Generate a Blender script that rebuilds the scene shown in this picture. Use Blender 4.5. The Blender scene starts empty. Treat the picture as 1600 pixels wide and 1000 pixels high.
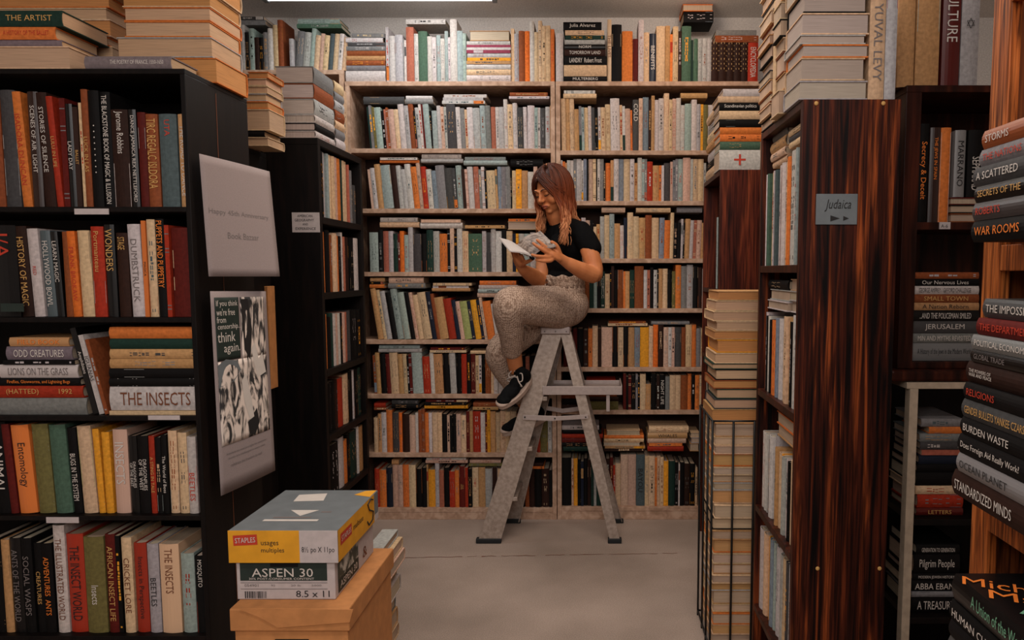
import bpy, bmesh, math, random, re
from mathutils import Vector, Matrix
S = bpy.context.scene
C = S.collection
random.seed(7)
PI = math.pi
# ------------------------------------------------------------------ camera
F, CX, CY = 1155.0, 930.0, 524.0          # focal length and principal point in 1600x1000 pixels
TH = math.atan(99.0 / F)                  # downward tilt
HC = 1.4                                  # camera height
cam_d = bpy.data.cameras.new('camera'); cam = bpy.data.objects.new('camera', cam_d); C.objects.link(cam)
cam_d.sensor_width = 36.0; cam_d.lens = F / 1600 * 36; cam_d.shift_x = -(CX - 800) / 1600; cam_d.shift_y = (CY - 500) / 1600
cam_d.clip_start = .05
cam.location = (0, 0, HC); cam.rotation_euler = (PI / 2 - TH, 0, 0)
S.camera = cam
# ------------------------------------------------------------------ light
S.view_settings.view_transform = 'Standard'; S.view_settings.look = 'None'
S.view_settings.gamma = 1; S.view_settings.use_curve_mapping = False; S.view_settings.exposure = 0.0
w = bpy.data.worlds.new('world'); S.world = w; w.use_nodes = True
w.node_tree.nodes['Background'].inputs[0].default_value = (1, .78, .62, 1); w.node_tree.nodes['Background'].inputs[1].default_value = .0
def area(name, loc, size, energy, col, rot=(0, 0, 0)):
    d = bpy.data.lights.new(name, 'AREA'); d.shape = 'RECTANGLE'; d.size, d.size_y = size; d.energy = energy; d.color = col
    o = bpy.data.objects.new(name, d); o.location = loc; o.rotation_euler = rot; C.objects.link(o); return o
# ceiling and entrance lights; only the back tube's fixture is built below
area('tube_light_aisle', (-.1, .7, 2.82), (2.2, .35), 26, (1, .94, .89))
area('tube_light_mid', (-.1, 2.6, 2.80), (1.3, .25), 22, (1, .88, .76))
area('tube_light_back', (-1.0, 3.72, 2.76), (1.25, .12), 6, (.90, .97, 1))
for nm, lc, en, cl in (('added_fill_back_left', (-.85, 3.80, 2.76), 5.0, (1, .975, .95)), ('added_fill_back_right', (.45, 3.68, 2.70), 5.5, (1, .80, .64))):  # added point lights with no real bulbs, brightening ceiling and top books
    d_ = bpy.data.lights.new(nm, 'POINT'); d_.energy = en; d_.color = cl; d_.shadow_soft_size = .08; o_ = bpy.data.objects.new(nm, d_); o_.location = lc; C.objects.link(o_)
area('tube_light_entrance', (-.3, -1.2, 2.5), (2.4, 1.2), 60, (1, .95, .92), (math.radians(50), 0, 0))

# ------------------------------------------------------------------ helpers
def P(px, py, d):
    x = (px - CX) / F; yy = -(py - CY) / F
    dy = math.cos(TH) + yy * math.sin(TH); dz = -math.sin(TH) + yy * math.cos(TH)
    return Vector((x / dy * d, d, HC + dz / dy * d))
def ZZ(y, d): return P(CX, y, d).z
def lin(c):
    return tuple(((v / 255) / 12.92 if v / 255 <= .04045 else ((v / 255 + .055) / 1.055) ** 2.4) for v in c)
GAIN = 1.5
def alb(c, g=GAIN): return tuple(min(.82, v * g) for v in lin(c)) + (1,)
PAL = dict(wh=(156, 147, 143), lg=(136, 132, 130), gy=(98, 96, 95), dg=(54, 52, 52), bk=(11, 9, 9), cr=(166, 139, 110), tn=(148, 111, 74),
           pk=(158, 128, 112), ro=(134, 76, 60), ye=(182, 122, 34), rd=(130, 38, 22), dr=(72, 20, 16), br=(108, 56, 30), db=(36, 20, 15), gn=(56, 76, 62),
           dn=(22, 40, 34), te=(118, 128, 124), bl=(98, 105, 114), nb=(22, 26, 38), ol=(88, 80, 46), lm=(116, 122, 74), mg=(112, 46, 62),
           lv=(96, 84, 88), oc=(174, 86, 32), st=(58, 68, 70))
PAL['or'] = (170, 92, 42)
CNAME = dict(wh='white', lg='light grey', gy='grey', dg='charcoal', bk='black', cr='cream', tn='tan', pk='pale pink', ro='dusty red', ye='yellow', rd='red',
             dr='maroon', br='brown', db='dark brown', gn='green', dn='dark green', te='pale teal', bl='grey blue', nb='navy', ol='olive', lm='lime green',
             mg='magenta', lv='mauve', oc='orange', st='slate')
CNAME['or'] = 'orange'

def nt(name):
    m = bpy.data.materials.new(name); m.use_nodes = True
    n = m.node_tree; b = n.nodes['Principled BSDF']; return m, n, b
def noise_mix(n, b, c1, c2, scale=(8, 8, 8), nscale=4, detail=6, lo=.35, hi=.65, obj=True, dist=0.0):
    tc = n.nodes.new('ShaderNodeTexCoord'); mp = n.nodes.new('ShaderNodeMapping'); mp.inputs['Scale'].default_value = scale
    ns = n.nodes.new('ShaderNodeTexNoise'); ns.inputs['Scale'].default_value = nscale; ns.inputs['Detail'].default_value = detail; ns.inputs['Distortion'].default_value = dist
    rp = n.nodes.new('ShaderNodeValToRGB'); rp.color_ramp.elements[0].position = lo; rp.color_ramp.elements[1].position = hi
    rp.color_ramp.elements[0].color = c1; rp.color_ramp.elements[1].color = c2
    n.links.new(tc.outputs['Object'], mp.inputs[0]); n.links.new(mp.outputs[0], ns.inputs[0]); n.links.new(ns.outputs[0], rp.inputs[0])
    n.links.new(rp.outputs[0], b.inputs['Base Color'])
    return tc, mp, ns, rp
def bump(n, b, src, s=.2, dist=.002):
    bp = n.nodes.new('ShaderNodeBump'); bp.inputs['Strength'].default_value = s; bp.inputs['Distance'].default_value = dist
    n.links.new(src, bp.inputs['Height']); n.links.new(bp.outputs[0], b.inputs['Normal'])
def simple(name, c, rough=.6, var=.12, scale=40, g=GAIN, spec=.3, metal=0):
    m, n, b = nt(name); a = alb(c, g)
    t = noise_mix(n, b, tuple(v * (1 - var) for v in a[:3]) + (1,), tuple(min(.9, v * (1 + var)) for v in a[:3]) + (1,), (1, 1, 1), scale)
    b.inputs['Roughness'].default_value = rough; b.inputs['Specular IOR Level'].default_value = spec; b.inputs['Metallic'].default_value = metal
    return m
def wood(name, dark, mid, light, sx=(9, 9, .8), rough=.45, streak=3.0, g=1.3, bs=.15):
    m, n, b = nt(name)
    tc, mp, ns, rp = noise_mix(n, b, alb(dark, g), alb(light, g), sx, streak, 8, .32, .68, dist=.8)
    e = rp.color_ramp.elements.new(.5); e.color = alb(mid, g)
    b.inputs['Roughness'].default_value = rough; b.inputs['Specular IOR Level'].default_value = .15
    bump(n, b, ns.outputs[0], bs, .002)
    return m
M = {}
# one cloth / paper cover material; the colour of each book is stored with its mesh
m, n, b = nt('book_cover'); at = n.nodes.new('ShaderNodeAttribute'); at.attribute_name = 'Col'
ns = n.nodes.new('ShaderNodeTexNoise'); ns.inputs['Scale'].default_value = 90; ns.inputs['Detail'].default_value = 5
tc = n.nodes.new('ShaderNodeTexCoord'); n.links.new(tc.outputs['Object'], ns.inputs[0])
mr = n.nodes.new('ShaderNodeMapRange'); mr.inputs[1].default_value = .3; mr.inputs[2].default_value = .7; mr.inputs[3].default_value = .78; mr.inputs[4].default_value = 1.15
mx = n.nodes.new('ShaderNodeMix'); mx.data_type = 'RGBA'; mx.blend_type = 'MULTIPLY'; mx.inputs[0].default_value = 1
n.links.new(ns.outputs[0], mr.inputs[0]); n.links.new(at.outputs['Color'], mx.inputs[6]); n.links.new(mr.outputs[0], mx.inputs[7]); n.links.new(mx.outputs[2], b.inputs['Base Color'])
b.inputs['Roughness'].default_value = .66; b.inputs['Specular IOR Level'].default_value = .12
M['cover'] = m
m, n, b = nt('dust_jacket'); n2 = M['cover'].node_tree
at = n.nodes.new('ShaderNodeAttribute'); at.attribute_name = 'Col'; n.links.new(at.outputs['Color'], b.inputs['Base Color'])
b.inputs['Roughness'].default_value = .32; b.inputs['Specular IOR Level'].default_value = .3
M['gloss'] = m
m, n, b = nt('page_edges'); at = n.nodes.new('ShaderNodeAttribute'); at.attribute_name = 'Col'
tc = n.nodes.new('ShaderNodeTexCoord'); mp = n.nodes.new('ShaderNodeMapping'); mp.inputs['Scale'].default_value = (900, 12, 12)
ns = n.nodes.new('ShaderNodeTexNoise'); ns.inputs['Scale'].default_value = 1; ns.inputs['Detail'].default_value = 3
mr = n.nodes.new('ShaderNodeMapRange'); mr.inputs[1].default_value = .3; mr.inputs[2].default_value = .7; mr.inputs[3].default_value = .72; mr.inputs[4].default_value = 1.1
mx = n.nodes.new('ShaderNodeMix'); mx.data_type = 'RGBA'; mx.blend_type = 'MULTIPLY'; mx.inputs[0].default_value = 1
n.links.new(tc.outputs['Object'], mp.inputs[0]); n.links.new(mp.outputs[0], ns.inputs[0]); n.links.new(ns.outputs[0], mr.inputs[0])
n.links.new(at.outputs['Color'], mx.inputs[6]); n.links.new(mr.outputs[0], mx.inputs[7]); n.links.new(mx.outputs[2], b.inputs['Base Color']); b.inputs['Roughness'].default_value = .85
M['pages'] = m
M['pale'] = wood('pale_birch', (136, 108, 88), (156, 126, 106), (172, 144, 124), (3, 3, 3), .6, 9)
M['black'] = wood('black_brown_laminate', (8, 5, 5), (12, 8, 7), (20, 12, 10), (14, 14, 1.2), .5, 3, 1.2, .05)
M['dark'] = wood('dark_mahogany', (22, 8, 5), (42, 16, 9), (66, 28, 16), (10, 10, .9), .4, 3)
M['rose'] = wood('rosewood', (9, 3, 3), (66, 25, 12), (142, 68, 30), (24, 24, 1.0), .5, 1.7, 1.0, .25)
_e = [q for q in M['rose'].node_tree.nodes if q.type == 'VALTORGB'][0].color_ramp; _e.elements[0].position = .36; _e.elements[1].position = .53; _e.elements[2].position = .68
def grain(m, sc):
    n = m.node_tree; b = n.nodes['Principled BSDF']; src = b.inputs['Base Color'].links[0].from_socket
    tc = n.nodes.new('ShaderNodeTexCoord'); mp = n.nodes.new('ShaderNodeMapping'); mp.inputs['Scale'].default_value = sc
    ns = n.nodes.new('ShaderNodeTexNoise'); ns.inputs['Scale'].default_value = 1; ns.inputs['Detail'].default_value = 6; ns.inputs['Distortion'].default_value = .6
    mr = n.nodes.new('ShaderNodeMapRange'); mr.inputs[1].default_value = .38; mr.inputs[2].default_value = .58; mr.inputs[3].default_value = .35; mr.inputs[4].default_value = 1.2
    mx = n.nodes.new('ShaderNodeMix'); mx.data_type = 'RGBA'; mx.blend_type = 'MULTIPLY'; mx.inputs[0].default_value = 1
    n.links.new(tc.outputs['Object'], mp.inputs[0]); n.links.new(mp.outputs[0], ns.inputs[0]); n.links.new(ns.outputs[0], mr.inputs[0]); n.links.new(src, mx.inputs[6]); n.links.new(mr.outputs[0], mx.inputs[7]); n.links.new(mx.outputs[2], b.inputs['Base Color'])
grain(M['rose'], (150, 150, 5))
M['walnut'] = wood('reddish_walnut', (34, 11, 8), (72, 28, 17), (106, 48, 27), (8, 8, .7), .45, 2.6, 1.2)
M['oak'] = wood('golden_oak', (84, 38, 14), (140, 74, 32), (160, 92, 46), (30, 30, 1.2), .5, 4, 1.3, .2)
grain(M['oak'], (220, 220, 8)); grain(M['walnut'], (140, 140, 5))
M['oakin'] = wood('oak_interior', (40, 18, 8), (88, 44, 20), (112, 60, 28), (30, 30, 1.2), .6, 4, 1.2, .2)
M['hard'] = simple('brown_hardboard', (46, 25, 15), .7)  # brown case backs, darkened so the colour carries the shelf gaps' shade
M['beige'] = simple('beige_painted_metal', (150, 134, 116), .5)
M['paper'] = simple('paper', (118, 106, 104), .8, .05, 300)
M['white'] = simple('white_card', (150, 140, 138), .7, .05, 60)
M['ink'] = simple('black_ink', (26, 24, 24), .7, .05)
M['inkg'] = simple('grey_ink', (92, 84, 82), .7, .05)
M['wht'] = simple('white_print', (165, 157, 150), .6, .03)
M['gold'] = simple('gold_print', (160, 122, 70), .5, .05)
M['ora'] = simple('orange_print', (185, 98, 34), .6, .05)
M['grn'] = simple('green_print', (86, 130, 104), .6, .05)
M['redp'] = simple('red_print', (150, 45, 28), .6, .05)
M['brn'] = simple('brown_print', (90, 50, 30), .6, .05)
M['yel'] = simple('yellow_card', (176, 122, 26), .6, .08, 20)
M['lid'] = simple('slate_card', (84, 88, 90), .55, .08, 20)
M['kraft'] = simple('kraft_cardboard', (150, 100, 58), .75, .10, 30)
M['dgreen'] = simple('dark_green_print', (27, 36, 32), .6, .1)
M['wire'] = simple('black_wire', (14, 14, 14), .4)
M['slot'] = simple('dark_opening', (6, 5, 5), .9)

def cube(bm, x0, x1, y0, y1, z0, z1):
    vs = [bm.verts.new(v) for v in ((x0, y0, z0), (x1, y0, z0), (x1, y1, z0), (x0, y1, z0), (x0, y0, z1), (x1, y0, z1), (x1, y1, z1), (x0, y1, z1))]
    for f in ((3, 2, 1, 0), (4, 5, 6, 7), (0, 1, 5, 4), (1, 2, 6, 5), (2, 3, 7, 6), (3, 0, 4, 7)): bm.faces.new([vs[i] for i in f])
    return vs
def tube(bm, pts, rs, seg=8, cap=True):
    pts = [Vector(p) for p in pts]
    if not hasattr(rs, '__len__'): rs = [rs] * len(pts)
    rings = []; ref = None
    for i, p in enumerate(pts):
        t = (pts[min(i + 1, len(pts) - 1)] - pts[max(i - 1, 0)]).normalized()
        if ref is None: ref = t.orthogonal().normalized()
        ref = (ref - t * ref.dot(t)); ref = ref.normalized() if ref.length > 1e-6 else t.orthogonal().normalized()
        bi = t.cross(ref)
        rings.append([bm.verts.new(p + (ref * math.cos(2 * PI * k / seg) + bi * math.sin(2 * PI * k / seg)) * rs[i]) for k in range(seg)])
    for a, c in zip(rings, rings[1:]):
        for k in range(seg): bm.faces.new((a[k], a[(k + 1) % seg], c[(k + 1) % seg], c[k]))
    if cap: bm.faces.new(rings[0][::-1]); bm.faces.new(rings[-1])
    return rings
def obj(name, bm, mat, parent=None, bev=0, smooth=False, mw=None):
    me = bpy.data.meshes.new(name)
    bmesh.ops.recalc_face_normals(bm, faces=bm.faces[:])
    bm.to_mesh(me); bm.free()
    for mm in (mat if isinstance(mat, list) else [mat]): me.materials.append(mm)
    if smooth:
        for p in me.polygons: p.use_smooth = True
    o = bpy.data.objects.new(name, me); C.objects.link(o)
    if bev:
        md = o.modifiers.new('edge', 'BEVEL'); md.width = bev; md.segments = 2; md.limit_method = 'ANGLE'
    if mw is not None: o.matrix_world = mw
    if parent is not None:
        o.parent = parent; o.matrix_parent_inverse = parent.matrix_basis.inverted() if mw is not None or True else Matrix()
    return o
def box(name, x0, x1, y0, y1, z0, z1, mat, parent=None, bev=.0015):
    bm = bmesh.new(); cube(bm, x0, x1, y0, y1, z0, z1); return obj(name, bm, mat, parent, bev)
def tag(o, label, cat, group=None):
    o['label'] = label; o['category'] = cat
    if group: o['group'] = group
    return o
def thing(name, label, cat, loc=(0, 0, 0), group=None):
    o = bpy.data.objects.new(name, None); o.location = loc; o.empty_display_size = .05; C.objects.link(o); return tag(o, label, cat, group)
def struct(name, bm, mat, parent=None):
    o = obj(name, bm, mat, parent)
    if parent is None: o['kind'] = 'structure'
    return o
_tc = {}
def text_geo(s):
    if s in _tc: return _tc[s]
    cu = bpy.data.curves.new('t', 'FONT'); cu.body = s; cu.resolution_u = 2; cu.fill_mode = 'FRONT'
    o = bpy.data.objects.new('t', cu); me = bpy.data.meshes.new_from_object(o)
    vs = [v.co.copy() for v in me.vertices]; fs = [tuple(p.vertices) for p in me.polygons]
    bpy.data.objects.remove(o); bpy.data.curves.remove(cu); bpy.data.meshes.remove(me)
    x0 = min(v.x for v in vs); x1 = max(v.x for v in vs); y0 = min(v.y for v in vs); y1 = max(v.y for v in vs)
    _tc[s] = ([((v.x - x0) / max(x1 - x0, 1e-6), (v.y - y0) / max(y1 - y0, 1e-6)) for v in vs], fs, (x1 - x0) / max(y1 - y0, 1e-6)); return _tc[s]
def text_on(name, lines, org, u, v, mat, parent, off=None, sh=.0):
    """lines: [(string, x, y, w, h)] rectangles measured from org along unit axes u (reading) and v (up)."""
    bm = bmesh.new(); u = Vector(u); v = Vector(v); nn = u.cross(v).normalized()
    for (s, x, y, ww, hh) in lines:
        vs, fs, asp = text_geo(s)
        V = [bm.verts.new(Vector(org) + u * (x + a * ww + sh * b * hh) + v * (y + b * hh) + nn * .0006) for a, b in vs]
        for f in fs:
            try: bm.faces.new([V[i] for i in f])
            except ValueError: pass
    me = bpy.data.meshes.new(name); bm.to_mesh(me); bm.free(); me.materials.append(mat)
    o = bpy.data.objects.new(name, me); C.objects.link(o)
    if parent is not None: o.parent = parent; o.matrix_parent_inverse = parent.matrix_basis.inverted()
    return o
def quad_on(bm, org, u, v, x, y, ww, hh, off=.0004):
    u = Vector(u); v = Vector(v); nn = u.cross(v).normalized(); org = Vector(org)
    bm.faces.new([bm.verts.new(org + u * (x + a * ww) + v * (y + b * hh) + nn * off) for a, b in ((0, 0), (1, 0), (1, 1), (0, 1))])

# ------------------------------------------------------------------ books
BOOKS = []
FRONT = Matrix.Identity(3)
def cols(x, y, z): return Matrix((x, y, z)).transposed()
R_UP = dict(front=cols((1, 0, 0), (0, 1, 0), (0, 0, 1)), right=cols((0, 1, 0), (-1, 0, 0), (0, 0, 1)), left=cols((0, -1, 0), (1, 0, 0), (0, 0, 1)),
            back=cols((-1, 0, 0), (0, -1, 0), (0, 0, 1)))
R_LIE = dict(front=cols((0, 0, 1), (0, 1, 0), (-1, 0, 0)), right=cols((0, 0, 1), (-1, 0, 0), (0, -1, 0)), left=cols((0, 0, 1), (1, 0, 0), (0, 1, 0)),
             back=cols((0, 0, 1), (0, -1, 0), (1, 0, 0)))
def proj(v):
    dx, dy, dz = v.x, v.y, v.z - HC
    f = dy * math.cos(TH) - dz * math.sin(TH)
    if f < .05: return None
    up = dy * math.sin(TH) + dz * math.cos(TH)
    return (CX + dx / f * F, CY - up / f * F)
def add_book(R, org, w, h, dep, col, label, group, title=None, tcol='wh', page=None, deco=None, soft=None, tb=(.12, .88, .55), order=None):
    """org = world position of the book's local origin (spine centre at the foot)."""
    M4 = R.to_4x4(); M4.translation = Vector(org)
    ar = 0
    for b in (0, dep):
        q = [proj(M4 @ Vector((a, b, c))) for a, c in ((-w / 2, 0), (w / 2, 0), (w / 2, h), (-w / 2, h))]
        if None in q: continue
        q = [(min(1600, max(0, p[0])), min(1000, max(0, p[1]))) for p in q]
        k = abs(sum(q[i][0] * q[(i + 1) % 4][1] - q[(i + 1) % 4][0] * q[i][1] for i in range(4))) / 2
        if k > ar: ar = k
    if title: ar *= 1.5
    BOOKS.append(dict(M=M4, w=w, h=h, dep=dep, col=col, label=label, group=group, title=title, tcol=tcol, page=page, deco=deco, soft=soft, tb=tb, area=ar))
def jit(c, a=.10):
    k = 1 + random.uniform(-a, a); return tuple(min(.85, max(.003, v * k * (1 + random.uniform(-.04, .04)))) for v in c[:3]) + (1,)
def book_geo(b, bm, lay, M4=None, parts=None):
    """adds cover + pages (+ marks) to bm. material index 0 cover, 1 pages."""
    w, h, dep = b['w'], b['h'], b['dep']; T = M4 if M4 is not None else Matrix.Identity(4)
    soft = b['soft'] if b['soft'] is not None else (w < .017)
    t = min(.0032, w * .12) if not soft else .0008
    base = jit(alb(PAL[b['col']])); pg = jit(alb(b['page'] or random.choice(((150, 130, 110), (144, 124, 104), (156, 140, 122)))), .08)
    bul = min(.006, w * .16) if not soft else 0
    seg = 6
    n0 = len(bm.faces)
    def face(vs, mi, c):
        try: f = bm.faces.new(vs)
        except ValueError: return
        f.material_index = mi
        for l in f.loops: l[lay] = c
    if parts != 'pages':
        outer = [(-w / 2, dep)] + [(-w / 2 + w * k / seg, bul * (1 - math.sin(PI * k / seg)) if bul else 0) for k in range(seg + 1)] + [(w / 2, dep)]
        inner = [(-w / 2 + t, dep)] + [(-w / 2 + t + (w - 2 * t) * k / seg, t + (bul * (1 - math.sin(PI * k / seg)) if bul else 0)) for k in range(seg + 1)] + [(w / 2 - t, dep)]
        rings = []
        for z in (0, h):
            rings.append(([bm.verts.new(T @ Vector((x, y, z))) for x, y in outer], [bm.verts.new(T @ Vector((x, y, z))) for x, y in inner]))
        (o0, i0), (o1, i1) = rings
        for k in range(len(outer) - 1):
            face((o0[k], o0[k + 1], o1[k + 1], o1[k]), 0, base)
            face((i0[k + 1], i0[k], i1[k], i1[k + 1]), 0, base)
            face((o0[k + 1], o0[k], i0[k], i0[k + 1]), 0, base)
            face((o1[k], o1[k + 1], i1[k + 1], i1[k]), 0, base)
        for k in (0, len(outer) - 1):
            q = (o0[k], o1[k], i1[k], i0[k]) if k == 0 else (i0[k], i1[k], o1[k], o0[k])
            face(q, 0, base)
        # marks on the spine
        def rect(x0, x1, z0, z1, c):
            yo = -.0004
            face([bm.verts.new(T @ Vector((x, (bul * (1 - math.cos(x / w * PI)) if bul else 0) + yo, z))) for x, z in ((x0, z0), (x1, z0), (x1, z1), (x0, z1))], 0, c)
        d = b['deco']; light = sum(base[:3]) > .55
        if d is None and not b['title']: d = random.choice(('title', 'title', 'title', 'bands', 'none', 'label', 'two', 'none'))
        ink = jit(alb(PAL[random.choice(('br', 'dg', 'rd', 'bk', 'st', 'gy') if light else ('cr', 'wh', 'tn', 'gy', 'ye', 'lg'))]), .2)
        if d in ('title', 'two'):
            z = h * random.uniform(.72, .88); ze = h * random.uniform(.28, .45); tw = w * random.uniform(.2, .34)
            while z > ze:
                L = random.uniform(.004, .016)
                if random.random() < .8: rect(-tw * random.uniform(.5, 1), tw * random.uniform(.5, 1), z - L, z, ink)
                z -= L + .0028
            if random.random() < .6: rect(-w * .2, w * .2, h * .05, h * .05 + min(.012, w * .4), ink)
        if d == 'two':
            c2 = jit(alb(PAL[random.choice(('or', 'te', 'wh', 'ye', 'ro', 'cr', 'bl'))])); rect(-w * .47, w * .47, h * .03, h * random.uniform(.2, .3), c2)
        if d == 'bands':
            for q in (.08, .12, .70, .74, .90): rect(-w * .46, w * .46, h * q, h * q + .003, ink)
        if d == 'set':
            g = alb((196, 160, 110))
            for q in (.28, .40, .52, .66, .78, .92): rect(-w * .46, w * .46, h * q, h * q + .005, g); rect(-w * .22, w * .22, h * (q + .04), h * (q + .04) + .009, g)
        if d == 'label':
            rect(-w * .42, w * .42, h * .62, h * .84, ink)
        if isinstance(d, tuple):     # (colour, z0, z1) blocks
            for q in d: rect(-w * .47, w * .47, h * q[1], h * q[2], alb(PAL[q[0]]))
    if parts != 'cover':
        e = .003 if not soft else .0003; g = .0002
        x0, x1, y0, y1, z0, z1 = -w / 2 + t + g, w / 2 - t - g, t + bul + g, dep - (e * 1.2 if not soft else -.0003), e, h - e
        V = [bm.verts.new(T @ Vector(v)) for v in ((x0, y0, z0), (x1, y0, z0), (x1, y1, z0), (x0, y1, z0), (x0, y0, z1), (x1, y0, z1), (x1, y1, z1), (x0, y1, z1))]
        for f in ((3, 2, 1, 0), (4, 5, 6, 7), (0, 1, 5, 4), (1, 2, 6, 5), (2, 3, 7, 6), (3, 0, 4, 7)): face([V[i] for i in f], 1, pg)
TM = dict(wh='wht', cr='gold', gold='gold', bk='ink', rd='redp', br='brn', gy='inkg', oc='ora', gn='grn')
def build_books(limit):
    BOOKS.sort(key=lambda b: -b['area'])
    seen = {}
    for i, b in enumerate(BOOKS[:limit]):
        lab = b['label']
        seen[lab] = seen.get(lab, 0) + 1
        if seen[lab] > 1: print('DUPLABEL', lab)
        big = b['area'] > 1500
        bm = bmesh.new(); lay = bm.loops.layers.float_color.new('Col')
        st = random.getstate(); book_geo(b, bm, lay, parts='cover' if big else None)
        o = obj('book', bm, [M['gloss'] if b.get('title') and random.random() < .3 else M['cover'], M['pages']]); o.matrix_world = b['M']; tag(o, lab, 'book', b['group'])
        if big:
            bm = bmesh.new(); lay = bm.loops.layers.float_color.new('Col'); book_geo(b, bm, lay, parts='pages')
            c = obj('page_block', bm, [M['pages'], M['pages']]); c.parent = o
        if b['title']:
            tb = b['tb']; lines = []
            T = b['title']; T = T if isinstance(T, tuple) else (T,)
            nL = len(T); hh = b['h'] * (tb[1] - tb[0])
            for k, s in enumerate(T):
                wd = b['w'] * tb[2] / nL * (.82 if nL > 1 else 1)
                asp = text_geo(s)[2]; L = min(hh, wd * asp * 1.1); wd = min(wd, hh / asp * 2.6)
                zc = b['h'] * tb[1] - (0 if 'oak' in b['group'] else (hh - L) / 2)
                xc = b['w'] * tb[2] * (.5 - (k + .5) / nL)
                lines.append((s, (b['h'] - zc), xc - wd / 2, L, wd))
            # text runs down the spine: u = -z, v = +x
            tx = text_on('title_lettering', lines, (0, -.0004, b['h']), (0, 0, -1), (1, 0, 0), M[TM[b['tcol']]], None)
            tx.parent = o
    bm = bmesh.new(); lay = bm.loops.layers.float_color.new('Col')
    rest = BOOKS[limit:]
    for b in rest: book_geo(b, bm, lay, M4=b['M'])
    if rest:
        o = obj('shelved_books', bm, [M['cover'], M['pages']]); tag(o, 'remaining smaller and half-hidden books packed into the bookcases, mostly along the back wall', 'books'); o['kind'] = 'stuff'
    print('BOOKS', len(BOOKS), 'limit area', BOOKS[min(limit, len(BOOKS)) - 1]['area'])

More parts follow.
